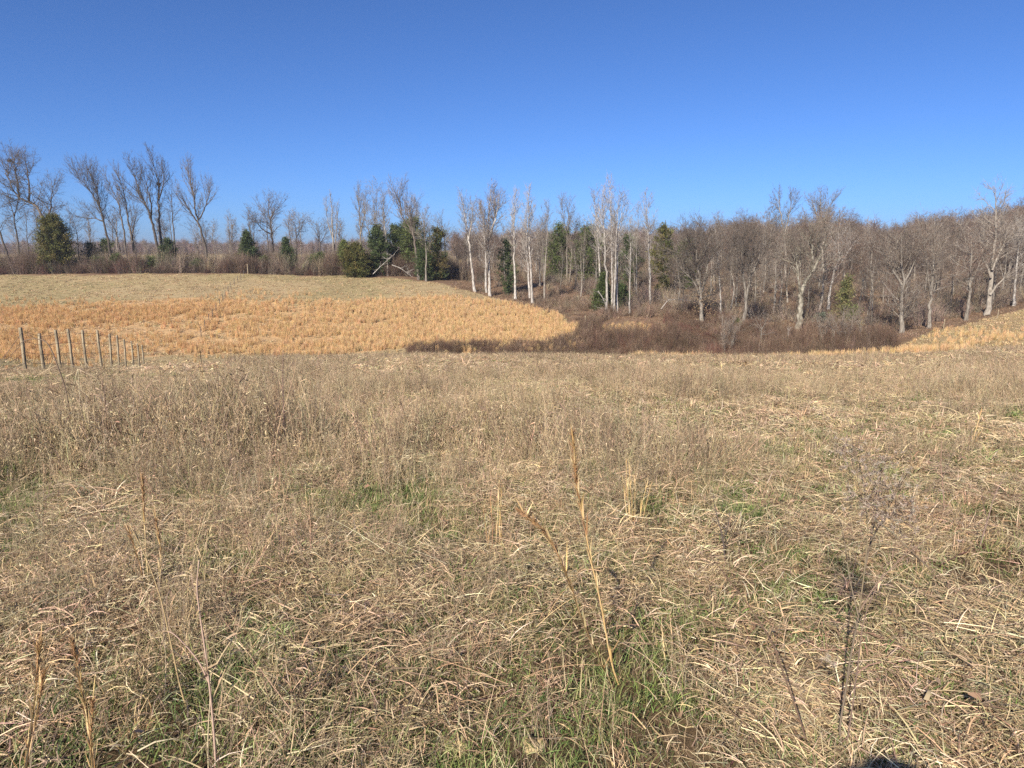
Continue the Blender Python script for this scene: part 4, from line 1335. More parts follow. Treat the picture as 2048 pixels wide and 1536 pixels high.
# ------------------------------------------------------------------ evergreens
def cedar_mesh(seed, h, w, pal, dens=1.0, shape="cone", gap=0.0, sp=0.30):
    rng = np.random.default_rng(seed)
    tr, cr = Acc(), Acc()
    tr.tube([(0, 0, -0.2), (0.03, 0, h * 0.5), (0, 0.05, h * 0.96)], [0.16 * h / 8, 0.1 * h / 8, 0.02], 7)
    nb = int(150 * dens)
    P, D, Cc, Sz = [], [], [], []
    pal = np.asarray(pal)
    for i in range(nb):
        f = (i + rng.uniform()) / nb
        zb = h * (0.03 + 0.93 * f)
        if shape == "cone":
            env = (1 - f) ** 0.8 * min(1, 0.55 + 2.0 * f)
        elif shape == "round":
            env = math.sqrt(max(0, 1 - (2 * f - 0.72) ** 2 / 1.65)) * (1 if f > 0.05 else 0.7)
        else:
            env = max(0.1, math.sin(math.pi * min(1, 0.1 + 0.85 * f))) ** 0.7
        L = w * env * rng.uniform(0.55, 1.12)
        if gap and rng.uniform() < gap:
            L *= rng.uniform(0.1, 0.5)
        a = rng.uniform(0, 6.283)
        el = rng.uniform(-0.15, 0.55) + 0.4 * f
        d = np.array((math.cos(a) * math.cos(el), math.sin(a) * math.cos(el), math.sin(el)))
        b0 = np.array((0, 0, zb - 0.25 * L * 0.5))
        cr.prisms(b0[None], (b0 + d * L * 0.9)[None], np.array([0.025]), np.array([0.01]), c=np.array([[0.12, 0.085, 0.06]]))
        bc = pal[rng.integers(0, len(pal))] * rng.uniform(0.7, 1.35)
        m = int(14 + 34 * L / max(w, 0.1) * min(dens, 1.5))
        t = rng.uniform(0.35, 1.0, m) ** 0.8
        q = b0 + d[None] * (L * t)[:, None] + rng.normal(0, 0.10 + 0.05 * w, (m, 3))
        P.append(q)
        D.append(d[None] * 0.8 + rng.normal(0, 0.6, (m, 3)) + np.array((0, 0, 0.25)))
        Cc.append(np.tile(bc, (m, 1)) * rng.uniform(0.7, 1.5, (m, 1)))
        Sz.append(rng.uniform(0.6, 1.3, m) * sp)
    P, D, Cc, Sz = np.concatenate(P), np.concatenate(D), np.concatenate(Cc), np.concatenate(Sz)
    D /= np.linalg.norm(D, axis=1)[:, None]
    # each spray: two narrow leaflets
    n = len(P)
    for k in range(2):
        d = D + rng.normal(0, 0.45, (n, 3))
        d /= np.linalg.norm(d, axis=1)[:, None]
        s = np.cross(d, rng.normal(0, 1, (n, 3)))
        s /= np.linalg.norm(s, axis=1)[:, None] + 1e-9
        V = np.stack([P - s * Sz[:, None] * 0.08, P + s * Sz[:, None] * 0.08, P + d * Sz[:, None] * 0.7 + s * Sz[:, None] * 0.15, P + d * Sz[:, None] * 1.5, P + d * Sz[:, None] * 0.7 - s * Sz[:, None] * 0.15], 1)
        b = np.arange(n) * 5
        q = np.stack([b, b + 1, b + 2, b + 4], 1)
        t_ = np.stack([b + 4, b + 2, b + 3], 1)
        cr.add(V.reshape(-1, 3), q=q, t=t_, c=np.repeat(Cc, 5, axis=0))
    return tr.mesh("trunk", [BARK["dark"]], True), cr.mesh("crown", [M_NEEDLE])


OLIVE = [(0.083, 0.086, 0.024), (0.097, 0.09, 0.026), (0.063, 0.072, 0.022), (0.117, 0.094, 0.03)]
DKGR = [(0.054, 0.073, 0.026), (0.068, 0.088, 0.031), (0.043, 0.06, 0.024)]
MIDG = [(0.081, 0.103, 0.031), (0.095, 0.112, 0.036), (0.068, 0.083, 0.029)]
YLW = [(0.13, 0.125, 0.045), (0.10, 0.11, 0.042), (0.15, 0.125, 0.055)]


def cedar(px_, base, top, wpx, Y, pal, label, shape="cone", dens=1.0, gap=0.12, name="cedar_tree", group="green cedars and pines"):
    TREE_COUNT[0] += 1
    b = at(px_, base, Y)
    b[2] = float(height(b[0], b[1])) - 0.05
    h = at(px_, top, Y)[2] - b[2]
    w = wpx / 2 / FPX * Y
    tm, cm = cedar_mesh(900 + TREE_COUNT[0], h, w, pal, dens, shape, gap, sp=0.15 + 0.012 * h)
    e = empty(name, b, label, "tree", group)
    link("trunk", tm, e)
    link("crown", cm, e)
    return e


cedar(116, 540, 430, 74, 144, OLIVE, "large round olive cedar on the hilltop under the crooked tree", "round", 2.2)
cedar(340, 536, 478, 40, 147, DKGR, "dark ragged pine behind the tall trees of the hilltop", "oval", 0.9, 0.2)
cedar(183, 535, 484, 36, 150, DKGR, "dark low pine right of the large round cedar", "oval", 0.6, 0.3)
cedar(216, 532, 478, 44, 152, MIDG, "thin green pine half hidden among the tall hilltop trunks", "oval", 0.7, 0.35)
cedar(498, 540, 460, 62, 148, DKGR, "dark green cone shaped cedar at the top of the fence line", "cone", 1.5)
cedar(575, 544, 474, 56, 148, DKGR, "blackish ragged cedar right of the cone shaped cedar", "cone", 1.2, 0.15)
cedar(530, 546, 514, 34, 146, MIDG, "small green cedar bush between the two dark hill cedars", "round", 0.5)
cedar(711, 552, 488, 62, 139, OLIVE, "round olive brown cedar at the field corner", "round", 1.6)
cedar(690, 540, 480, 56, 144, [(0.10, 0.115, 0.032), (0.08, 0.095, 0.03)], "yellow green cedar peeking from behind the round olive cedar", "cone", 1.2)
cedar(640, 545, 508, 52, 148, MIDG, "low green cedar clump left of the round olive cedar", "round", 0.8)
cedar(757, 545, 450, 46, 142, DKGR, "upright dark cedar standing among pale stems at the field corner", "oval", 1.3, 0.2)
cedar(826, 550, 438, 84, 146, MIDG, "tall broad grey green pine behind the leaning dark tree", "oval", 1.6, 0.22)
cedar(792, 548, 450, 50, 150, DKGR, "dark pine filling the gap behind the fallen limbs", "oval", 1.3, 0.2)
cedar(874, 556, 455, 64, 138, [(0.085, 0.085, 0.025), (0.05, 0.066, 0.024), (0.11, 0.085, 0.03)], "bronze topped pine with tufted layers right of the leaning tree", "oval", 1.0, 0.4)
cedar(848, 556, 500, 44, 136, DKGR, "low dark cedar at the foot of the bronze topped pine", "round", 0.9)
cedar(1015, 588, 478, 52, 128, DKGR, "dark cedar behind the gap between the white trunk pairs", "oval", 0.7, 0.5)
cedar(1118, 570, 448, 76, 152, MIDG, "round topped green pine behind the gully, left of two", "oval", 1.1, 0.35)
cedar(1176, 575, 450, 80, 150, MIDG, "round topped green pine behind the gully, right of two", "oval", 1.1, 0.35)
cedar(1205, 616, 545, 58, 108, [(0.07, 0.085, 0.026), (0.055, 0.07, 0.024)], "green cedar at the foot of the tall clustered white trunks", "cone", 1.3)
cedar(1240, 618, 570, 40, 110, DKGR, "dark small cedar just behind the clustered white trunks", "round", 0.8)
cedar(1325, 600, 448, 66, 136, OLIVE, "tall olive pine behind the white tree with the rounded crown", "oval", 1.0, 0.4)
cedar(1255, 590, 470, 60, 138, DKGR, "dark pine filling the space behind the clustered white trunks", "oval", 0.8, 0.4)
cedar(1370, 590, 480, 60, 140, MIDG, "green pine hidden behind the broad beech crown", "oval", 1.0, 0.3)
cedar(1686, 655, 552, 96, 98, YLW, "loose yellow green cedar beside the thick sycamore", "cone", 0.8, 0.55)
cedar(1640, 662, 628, 40, 97, [(0.10, 0.105, 0.08), (0.08, 0.09, 0.06)], "low grey green bush at the foot of the sycamore", "round", 0.5)
cedar(1474, 664, 640, 20, 95, MIDG, "tiny green cedar at the foot of the forked pale tree", "cone", 0.3)
for k, (px_, b_, t_, w_) in enumerate([(200, 543, 516, 40), (236, 542, 508, 34), (304, 543, 515, 40), (270, 541, 516, 30), (395, 543, 520, 30)]):
    cedar(px_, b_, t_, w_, 144, MIDG, ["low green bush right of the large round cedar, in the brambles", "green bush under the fan crowned hilltop tree", "wide green bush below the tallest hilltop tree",
          "small green bush between the arching hilltop trunks", "small green bush left of the lone tall hilltop tree"][k], "round", 0.5, name="evergreen_bush", group="green bushes in the hilltop hedgerow")
cedar(150 - 260, 540, 470, 60, 150, MIDG, "green cedar beyond the left edge of the hilltop row", "cone", 1.0)


# ------------------------------------------------------------------ leaves, nests and fallen limbs among the trees
def leaf_cloud(n, c, r, pal, seed, size=0.12):
    rng = np.random.default_rng(seed)
    a = Acc()
    p = np.asarray(c)[None] + rng.normal(0, 1, (n, 3)) * np.asarray(r)[None]
    d = rng.normal(0, 1, (n, 3)); d /= np.linalg.norm(d, axis=1)[:, None]
    s = np.cross(d, rng.normal(0, 1, (n, 3))); s /= np.linalg.norm(s, axis=1)[:, None]
    V = np.stack([p - d * size, p - s * size * 0.5, p + d * size, p + s * size * 0.5], 1)
    b = np.arange(n) * 4
    a.add(V.reshape(-1, 3), q=np.stack([b, b + 1, b + 2, b + 3], 1), c=np.repeat(pick(rng, n, pal), 4, axis=0))
    return a


beech = [o for o in COL.objects if o.get("label", "").startswith("broad bare beech")][0]
bl = np.array(beech.location)
acc = leaf_cloud(650, at(1408, 604, 96.6) - bl, (1.0, 0.6, 1.7), [(0.40, 0.27, 0.15), (0.34, 0.22, 0.12), (0.46, 0.33, 0.20)], 5, 0.07)
tag(link("leaves", acc.mesh("leaves", [M_PLANT]), beech), kind="stuff")
for k, (px_, py_, Y, lb) in enumerate([(318, 369, 149.8, "dark leaf nest high in the tallest hilltop tree"), (20, 321, 153, "brown leaf nest in the top of the big crooked tree")]):
    acc = leaf_cloud(160, (0, 0, 0), (0.22, 0.22, 0.18), [(0.09, 0.06, 0.04), (0.12, 0.08, 0.05)], 20 + k, 0.15)
    tag(link("leaf_nest", acc.mesh("leaf_nest", [M_PLANT]), None, at(px_, py_, Y)), lb, "nest", "leaf nests in the hilltop trees")


def fallen(pts, Y, r, label, seed, bark="grey"):
    rng = np.random.default_rng(seed)
    w = [at(px_, py_, Y + dy) for px_, py_, dy in pts]
    o = w[0].copy()
    a = Acc()
    c = catmull([q - o for q in w], 5)
    a.tube(c, np.linspace(r, r * 0.25, len(c)), 7)
    for k in range(10):
        i = rng.integers(3, len(c) - 1)
        d = rng.normal(0, 1, 3); d[2] = abs(d[2]) * 0.6; d /= np.linalg.norm(d)
        b = np.array(grow(random.Random(seed * 50 + k), tuple(c[i]), tuple(d), rng.uniform(0.8, 2.2), 4, 0.15, 0.0))
        a.tube(b, np.linspace(r * 0.4, 0.012, 5), 5)
    tag(link("fallen_limb", a.mesh("fallen_limb", [BARK[bark]], True), None, o), label, "branch", "fallen limbs at the wood's edge")


fallen([(746, 548, 0), (762, 532, 0.4), (778, 518, 0.2), (790, 508, 0)], 138, 0.07, "pale fallen limb propped up left at the field corner", 1, "white")
fallen([(784, 530, 0), (800, 536, -0.3), (814, 546, -0.5), (826, 555, -0.6)], 137, 0.07, "pale fallen limb sloping down right at the field corner", 2, "white")
fallen([(1322, 618, 0), (1338, 600, 0.3), (1358, 600, 0.3), (1384, 601, 0)], 101, 0.06, "pale fallen limb lying across the wood's edge beside the beech", 3, "white")
fallen([(1196, 582, 0), (1203, 592, 0), (1210, 606, 0.1), (1212, 622, 0)], 105.5, 0.08, "thin white broken limb leaning on the clustered white trunks", 4, "white")
SG = "small bare saplings in the gully brush"
hero(84, [[(1575, 705), (1576, 685), (1578, 660)]], 0.09, 0.5, "vase", "white", "grey", "pale broken stub of a sapling standing in the gully brush", 0.6, name="sapling", group=SG)
hero(82, [[(1523, 705), (1522, 665), (1530, 648), (1532, 632)], [(1524, 660), (1512, 640), (1506, 624)]], 0.09, 1.6, "oak", "grey", "brown", "crooked spreading bare sapling in the gully brush", 0.4, name="sapling", group=SG)
for px_, top_, lb in [(1448, 640, "thin bare sapling in the gully left of the crooked sapling"), (1462, 655, "low bare sapling beside the thin one in the gully"), (1642, 640, "bare sapling with pale stem in the gully below the loose cedar"), (1690, 622, "slim leaning bare sapling in the gully right of the loose cedar"), (1668, 636, "forked bare sapling in the gully below the loose cedar"), (1722, 628, "bushy bare sapling near the right end of the gully brush")]:
    hero(79, [[(px_, 712), (px_ + 2, 680), (px_ - 4, top_)], [(px_ + 1, 690), (px_ + 12, 660), (px_ + 16, top_ + 8)]], 0.05, 1.5, "vase", "grey", "brown", lb, 0.2, name="sapling", group=SG, dens=1.5)

# ------------------------------------------------------------------ fences
def post_mesh(seed, h, r):
    rng = np.random.default_rng(seed)
    a = Acc()
    a.tube([(0, 0, -0.35), (0, 0, h * 0.3), (0.01, 0, h * 0.7), (0, 0.01, h - 0.02), (0, 0.01, h)], [r * 1.05, r, r * 0.97, r * 0.95, r * 0.8], 10)
    return a.mesh("post", [M_POST], False)


posts_px = [(-2, 726, 792, 19.0), (47, 655, 752, 22.0), (84, 667, 745, 24.5), (117, 660, 742, 26.8), (142, 658, 740, 29.0), (170, 660, 735, 31.5), (200, 660, 732, 34.0), (219, 668, 730, 36.5), (234, 670, 728, 39), (248, 678, 726, 41.5), (263, 682, 724, 44), (275, 687, 722, 46.5), (284, 690, 720, 49)]
fence = empty("wire_fence", (0, 0, 0), "weathered wooden post fence with thin wires running downhill at the left", "fence")
pm = [post_mesh(k, 1.0, 0.056) for k in range(4)]
tops = []
f0 = None
for k, (px_, t_, b_, Y) in enumerate(posts_px):
    tp = at(px_ - 6 * (k < 7), t_, Y)
    g = np.array((tp[0], Y, float(height(tp[0], Y))))
    bx = at(px_ + 5 * 22.0 / Y * (k > 0), b_, Y)
    g[0] = bx[0]
    g[2] = float(height(g[0], Y))
    if f0 is None:
        f0 = g
        fence.location = g
    o = link("post", pm[k % 4], fence)
    v = Vector(tp - g)
    o.location = Vector(g - f0)
    o.rotation_euler = v.to_track_quat("Z", "Y").to_euler()
    o.scale = (1, 1, v.length)
    tops.append((g - f0, tp - f0))
for lev in (0.28, 0.5, 0.72, 0.93):
    a = Acc()
    pts = []
    for k, (g, tp) in enumerate(tops):
        q = g + (tp - g) * lev + np.array((0.07, 0, 0))
        if k:
            pts.append((np.array(pts[-1]) + q) / 2 - np.array((0, 0, 0.02)))
        pts.append(q)
    a.tube(pts, 0.0065, 4)
    link("wire", a.mesh("wire", [M_WIRE]), fence)

tf = empty("wire_fence", (0, 0, 0), "line of thin steel posts climbing the golden hill to the cedars", "fence")
line = [(497, 545, 562, 141), (489, 553, 568, 137), (483, 559, 573, 134), (477, 565, 579, 131), (470, 571, 585, 128), (463, 579, 592, 124), (458, 587, 601, 120), (452, 594, 609, 116), (447, 602, 618, 112.5), (441, 612, 629, 108),
        (434, 624, 641, 103.5), (427, 636, 653, 99), (420, 647, 665, 95), (412, 658, 678, 90.5), (404, 668, 690, 86)]
t0 = None
tpost = Acc()
tpost.tube([(0, 0, -0.3), (0, 0, 0.5), (0, 0, 1.0)], [0.045, 0.045, 0.04], 6)
tpm = tpost.mesh("post", [M_STEEL])
tps = []
for k, (px_, t_, b_, Y) in enumerate(line):
    p = at(px_, b_, Y)
    p[2] = float(height(p[0], p[1]))
    if t0 is None:
        t0 = p
        tf.location = p
    h = 1.35
    if k == 0:
        o = link("post", post_mesh(40, 1.0, 0.1), tf)
        o["label"] = "thick pale wooden end post"
        h = 2.0
    else:
        o = link("post", tpm, tf)
    o.location = Vector(p - t0)
    o.scale = (1, 1, h)
    tps.append(p - t0)
for lev in (0.4, 0.8, 1.2):
    a = Acc()
    a.tube([q + np.array((0.04, 0, lev)) for q in tps], 0.004, 3)
    link("wire", a.mesh("wire", [M_WIRE]), tf)

for px_, t_, b_, Y, lb in [(1170, 626, 640, 98, "lone pale post at the lower tip of the golden field"), (1886, 648, 664, 92, "leaning pale post under the trees of the right field edge"), (1995, 618, 634, 98, "pale post below the tallest tree of the right field edge"), (1026, 575, 592, 121, "small pale post beside the single white trunk")]:
    p = at(px_, b_, Y)
    p[2] = float(height(p[0], p[1]))
    o = tag(link("fence_post", post_mesh(int(px_), 1.25, 0.06), None, p), lb, "post", "old posts along the wood's edge")
    o.rotation_euler = (0, 0.03, 0)


# ------------------------------------------------------------------ single plants close to the walker
def px_path(pts, Y, dy=0.0):
    n = len(pts)
    return [at(a, b, Y + dy * k / max(n - 1, 1)) for k, (a, b) in enumerate(pts)]


ORANGE = [(0.50, 0.335, 0.15), (0.60, 0.43, 0.21), (0.38, 0.235, 0.10), (0.66, 0.50, 0.27), (0.28, 0.17, 0.08)]


def grass_stalk(name, stems, base_px, label, cat, group, pal, r=0.003, fluff=True, seed=1, wrap=1.0, Y=None):
    """broomsedge: each stem a tube wrapped by narrow sheath leaves, feathery toward the tip"""
    rng = np.random.default_rng(seed)
    g = ground_hit(*base_px) if Y is None else at(base_px[0], base_px[1], Y)
    e = empty(name, g, label, cat, group)
    for s in stems:
        a = Acc()
        w = np.array(px_path(s, g[1], rng.uniform(-0.05, 0.08))) - g
        w[0] = w[0] * np.array((1, 1, 0)) + np.array((0, 0, -0.02))
        r_ = r * 1.0
        c = catmull(list(w), 6)
        n = len(c)
        cc = pick(rng, 1, pal)[0]
        a.tube(c, np.linspace(r_, r_ * 0.35, n), 5, c=cc)
        Ltot = np.linalg.norm(np.diff(c, axis=0), axis=1).sum()
        m = int(Ltot * 75 * wrap)
        t = rng.uniform(0.04, 0.98, m)
        i = np.clip((t * (n - 1)).astype(int), 0, n - 2)
        fr = (t * (n - 1) - i)[:, None]
        b = c[i] * (1 - fr) + c[i + 1] * fr
        d = c[i + 1] - c[i]
        d /= np.linalg.norm(d, axis=1)[:, None]
        phi = np.arcsin(np.clip(d[:, 2], -1, 1)) - rng.uniform(-0.06, 0.20, m)
        hd = np.arctan2(d[:, 1], d[:, 0]) + rng.normal(0, 0.9, m)
        a.blades(b, hd, rng.uniform(0.05, 0.16, m) * (0.6 + 0.4 * (1 - t)), phi, rng.uniform(-0.4, 0.35, m), rng.uniform(0.003, 0.0065, m) * r / 0.0032, pick(rng, m, pal), 3, rng.uniform(-0.8, 0.8, m))
        if fluff:
            k = int(Ltot * 420)
            t = 1 - np.abs(rng.normal(0, 0.22, k))
            t = np.clip(t, 0.3, 1)
            i = np.clip((t * (n - 1)).astype(int), 0, n - 2)
            fr = (t * (n - 1) - i)[:, None]
            b = c[i] * (1 - fr) + c[i + 1] * fr
            d = c[i + 1] - c[i]
            d = d / np.linalg.norm(d, axis=1)[:, None] + rng.normal(0, 0.35, (k, 3))
            a.prisms(b, b + d * rng.uniform(0.008, 0.026, (k, 1)), np.full(k, 0.0011), np.full(k, 0.0005), c=pick(rng, k, [(0.36, 0.20, 0.09), (0.28, 0.15, 0.07), (0.46, 0.29, 0.15)]))
        link("stem", a.mesh("stem", [M_PLANT]), e)
    return e


GS = "tall orange grass stalks near the walker"
grass_stalk("grass_stalk", [[(1240, 1375), (1222, 1320), (1200, 1200), (1182, 1120), (1166, 1035), (1155, 980), (1150, 930), (1146, 868)],
                            [(1228, 1370), (1195, 1310), (1165, 1240), (1140, 1170), (1112, 1100), (1085, 1060), (1040, 1022)]], (1238, 1372), "tall forked orange grass stalk in the middle of the near grass", "grass stalk", GS, ORANGE, 0.0042, True, 3, 1.2)
grass_stalk("grass_stalk", [[(983, 1115), (985, 1060), (980, 1000)], [(990, 1115), (994, 1050), (999, 960)], [(998, 1112), (1000, 1040), (1003, 985)], [(978, 1112), (972, 1060), (966, 1010)], [(1001, 1110), (1003, 1060), (1000, 1010)]],
            (990, 1112), "orange grass tuft left of the tall forked stalk", "grass stalk", GS, ORANGE, 0.0028, False, 4, 0.5)
grass_stalk("grass_stalk", [[(1262, 1062), (1256, 1000), (1252, 920)], [(1268, 1062), (1262, 990), (1258, 930)], [(1276, 1060), (1284, 1010), (1296, 962)], [(1280, 1058), (1292, 1010), (1302, 970)], [(1270, 1064), (1270, 1000), (1270, 950)], [(1258, 1060), (1250, 1000), (1244, 950)]],
            (1270, 1060), "orange grass tuft right of the tall forked stalk", "grass stalk", GS, ORANGE, 0.0028, False, 5, 0.5)
grass_stalk("grass_stalk", [[(40, 1590), (52, 1536), (62, 1460), (70, 1390), (76, 1330), (80, 1288)], [(44, 1590), (60, 1500), (76, 1420), (88, 1345)]], (44, 1580), "orange grass stalk at the bottom left corner", "grass stalk", GS, ORANGE, 0.0026, True, 6, 1.2)
grass_stalk("grass_stalk", [[(192, 1590), (185, 1520), (176, 1450), (166, 1390), (156, 1330), (146, 1284)], [(190, 1590), (182, 1500), (186, 1405)]], (190, 1580), "orange grass stalk with a dark fluffy tip, second from bottom left corner", "grass stalk", GS, ORANGE, 0.0028, True, 7, 1.3)
grass_stalk("grass_stalk", [[(296, 1200), (282, 1140), (268, 1090), (254, 1055)], [(300, 1200), (292, 1100), (288, 1020), (284, 955)], [(318, 1200), (322, 1110), (312, 1040)]], (300, 1195), "rusty orange grass stalk in the left half of the near grass", "grass stalk", GS, ORANGE, 0.003, True, 8, 0.9)
grass_stalk("grass_stalk", [[(1450, 768), (1446, 748), (1441, 728)]], (1450, 766), "short orange grass tuft far out near the crest", "grass stalk", GS, ORANGE, 0.02, False, 9, 0.4)
grass_stalk("grass_stalk", [[(1940, 900), (1950, 865), (1962, 825)], [(1944, 900), (1956, 870), (1970, 830)]], (1944, 898), "slanting orange grass stalk at the right of the field", "grass stalk", GS, ORANGE, 0.006, False, 10, 0.5)
grass_stalk("grass_stalk", [[(386, 1262), (392, 1180), (404, 1120), (420, 1062)], [(400, 1262), (408, 1180), (414, 1070)], [(372, 1260), (376, 1180), (392, 1100)]], (392, 1260), "pale straw stalk tuft at the lower left", "grass stalk", GS, [(0.58, 0.46, 0.26), (0.5, 0.38, 0.2)], 0.0025, False, 11, 0.4)
grass_stalk("grass_stalk", [[(404, 770), (398, 720), (392, 690)], [(408, 770), (404, 735), (400, 700)]], (404, 770), "reddish grass stalk at the left crest of the field", "grass stalk", GS, ORANGE, 0.008, True, 12, 0.5)

GREYW = [(0.34, 0.25, 0.155), (0.42, 0.32, 0.21), (0.27, 0.195, 0.125)]
BROWNW = [(0.20, 0.14, 0.095), (0.25, 0.18, 0.125), (0.16, 0.11, 0.08)]


def weed(stems, base_px, label, pal, r, seed, heads=None, twiggy=10, leaves=6, name="dead_weed", rs=None):
    rng = np.random.default_rng(seed)
    g = ground_hit(*base_px)
    e = empty(name, g, label, "weed", "dead weeds standing near the walker")
    sa = Acc()
    ends = []
    for si, s in enumerate(stems):
        w = np.array(px_path(s, g[1], rng.uniform(-0.12, 0.12))) - g
        c = catmull(list(w), 6)
        n = len(c)
        rr = r if si == 0 else r * (rs or 0.6)
        sa.tube(c, np.linspace(rr, rr * 0.4, n), 6, c=pick(rng, 1, pal, 0.08)[0])
        for k in range(twiggy):
            i = rng.integers(n // 4, n - 1)
            d = c[i] - c[i - 1]
            d = d / np.linalg.norm(d) + rng.normal(0, 0.5, 3)
            d /= np.linalg.norm(d)
            b = np.array(grow(random.Random(seed * 99 + si * 20 + k), tuple(c[i]), tuple(d), rng.uniform(0.05, 0.22), 4, 0.12, 0.04))
            sa.tube(b, np.linspace(rr * 0.4, rr * 0.18, 5), 4, c=pick(rng, 1, pal, 0.08)[0])
            ends.append(b[-1])
        ends.append(c[-1])
        for k in range(leaves):
            i = rng.integers(1, n - 1)
            sa.blades(c[i][None], rng.uniform(0, 6.28, 1), rng.uniform(0.025, 0.06, 1), rng.uniform(-0.4, 1, 1), rng.uniform(-2.5, 0.4, 1), rng.uniform(0.004, 0.009, 1), pick(rng, 1, [(0.34, 0.24, 0.15), (0.27, 0.18, 0.11)]), 4, rng.uniform(-1, 1, 1))
    link("stem", sa.mesh("stem", [M_PLANT]), e)
    if heads:
        ha = Acc()
        for (hx, hy, rad, cnt) in heads:
            p = at(hx, hy, g[1] + rng.uniform(-0.12, 0.12)) - g
            b = p + rng.normal(0, rad, (cnt, 3)) * np.array((1, 1, 0.8))
            for q in b:
                m = 14
                d = rng.normal(0, 1, (m, 3)); d /= np.linalg.norm(d, axis=1)[:, None]
                ha.prisms(np.repeat(q[None], m, 0), q + d * rng.uniform(0.005, 0.013, (m, 1)), np.full(m, 0.0009), np.full(m, 0.0004), c=pick(rng, m, [(0.36, 0.29, 0.22), (0.28, 0.22, 0.17), (0.42, 0.345, 0.27)]))
            # hair-thin stalks holding the seed heads
            near = np.array(ends)[rng.integers(0, len(ends), cnt)]
            mid = p + (b - p) * 0.3
            ha.prisms(mid, b, np.full(cnt, 0.0009), np.full(cnt, 0.0007), c=pick(rng, cnt, BROWNW))
        hd = link("seed_head", ha.mesh("seed_head", [M_PLANT]), e)
    return e


weed([[(1690, 1520), (1680, 1460), (1690, 1390), (1702, 1310), (1718, 1225), (1728, 1150), (1742, 1080), (1756, 1000), (1764, 930)],
      [(1718, 1225), (1730, 1130), (1735, 1060), (1728, 980), (1716, 920), (1690, 885)],
      [(1718, 1225), (1752, 1170), (1800, 1120), (1850, 1080), (1872, 1050)],
      [(1690, 1510), (1704, 1420), (1716, 1330), (1728, 1240), (1760, 1160), (1788, 1110)],
      [(1750, 1040), (1790, 1070), (1830, 1110), (1870, 1150)],
      [(1716, 1230), (1700, 1160), (1690, 1090), (1684, 1050)],
      [(1742, 1080), (1770, 1030), (1792, 985)]], (1692, 1518), "tall dead goldenrod with grey fluffy seed heads at the right", [(0.17, 0.12, 0.085), (0.22, 0.155, 0.11)], 0.0038, 31, rs=0.65,
     heads=[(1690, 888, 0.020, 14), (1722, 925, 0.03, 22), (1712, 985, 0.03, 16), (1760, 930, 0.035, 32), (1748, 960, 0.035, 23), (1790, 985, 0.04, 32), (1778, 1020, 0.045, 39), (1800, 1040, 0.035, 23), (1735, 1010, 0.035, 19), (1660, 1320, 0.012, 10)], twiggy=9, leaves=5)
weed([[(1622, 1525), (1600, 1440), (1575, 1370), (1545, 1290), (1500, 1215), (1458, 1160), (1420, 1110)]], (1620, 1522), "thin brown weed stem leaning left at the bottom right", BROWNW, 0.0034, 32, twiggy=4, leaves=2)
weed([[(432, 1570), (430, 1500), (422, 1400), (410, 1300), (400, 1230), (394, 1175), (398, 1120)], [(418, 1570), (416, 1480), (420, 1400), (422, 1340)], [(420, 1370), (395, 1320), (350, 1270), (325, 1262)], [(422, 1350), (450, 1300), (500, 1230)], [(424, 1400), (450, 1340), (470, 1280)]],
     (430, 1560), "grey forked weed stem at the bottom left", GREYW, 0.0040, 33, twiggy=4, leaves=4, rs=0.7)
weed([[(376, 1425), (360, 1370), (345, 1300), (332, 1240), (318, 1185), (290, 1110), (260, 1050)]], (376, 1424), "slanting tan weed stem left of the grey forked stem", [(0.36, 0.26, 0.14), (0.30, 0.21, 0.12)], 0.0036, 34, twiggy=2, leaves=2)
weed([[(145, 885), (140, 830), (130, 775), (118, 740), (105, 705), (92, 684), (72, 678), (50, 681), (34, 692)]], (145, 884), "tall arched weed stem bending over in front of the fence posts", BROWNW, 0.009, 35, twiggy=3, leaves=3)
weed([[(170, 850), (160, 790), (156, 738)], [(156, 738), (176, 748), (196, 758)], [(156, 738), (148, 770), (142, 800)]], (170, 850), "broken pale weed stem with a folded tip at the left", [(0.5, 0.4, 0.26), (0.42, 0.33, 0.2)], 0.008, 36, twiggy=2, leaves=0, rs=0.9)
weed([[(530, 1130), (524, 1060), (516, 1010), (506, 975)], [(524, 1060), (536, 1020), (545, 990)]], (530, 1128), "small brown branched weed at the lower left", BROWNW, 0.003, 37, twiggy=8, leaves=5)
weed([[(1450, 1130), (1446, 1080), (1436, 1040), (1430, 1010)], [(1446, 1080), (1456, 1050), (1460, 1020)], [(1440, 1140), (1425, 1150), (1412, 1158)]], (1450, 1135), "dark twisted weed right of the tall forked stalk", [(0.10, 0.075, 0.06), (0.14, 0.1, 0.08)], 0.005, 38, twiggy=6, leaves=6)
weed([[(320, 1300), (330, 1260), (322, 1200), (312, 1130)], [(326, 1420), (332, 1340), (326, 1250)]], (326, 1418), "faint grey weed between the two stems at the lower left", GREYW, 0.0024, 39, twiggy=5, leaves=3)
weed([[(225, 905), (214, 860), (210, 800), (204, 760)], [(212, 830), (224, 800), (230, 776)]], (225, 904), "thin brown weed in the dense weeds at the left", BROWNW, 0.007, 40, twiggy=8, leaves=6)
weed([[(570, 905), (568, 840), (566, 770), (566, 700)]], (570, 904), "thin dark upright weed at the left middle of the field", BROWNW, 0.007, 41, twiggy=5, leaves=2)
weed([[(1890, 1040), (1886, 980), (1882, 930), (1884, 880)], [(1884, 960), (1896, 930), (1910, 900)]], (1890, 1038), "thin dark weed at the right beyond the goldenrod", BROWNW, 0.004, 42, twiggy=6, leaves=4)
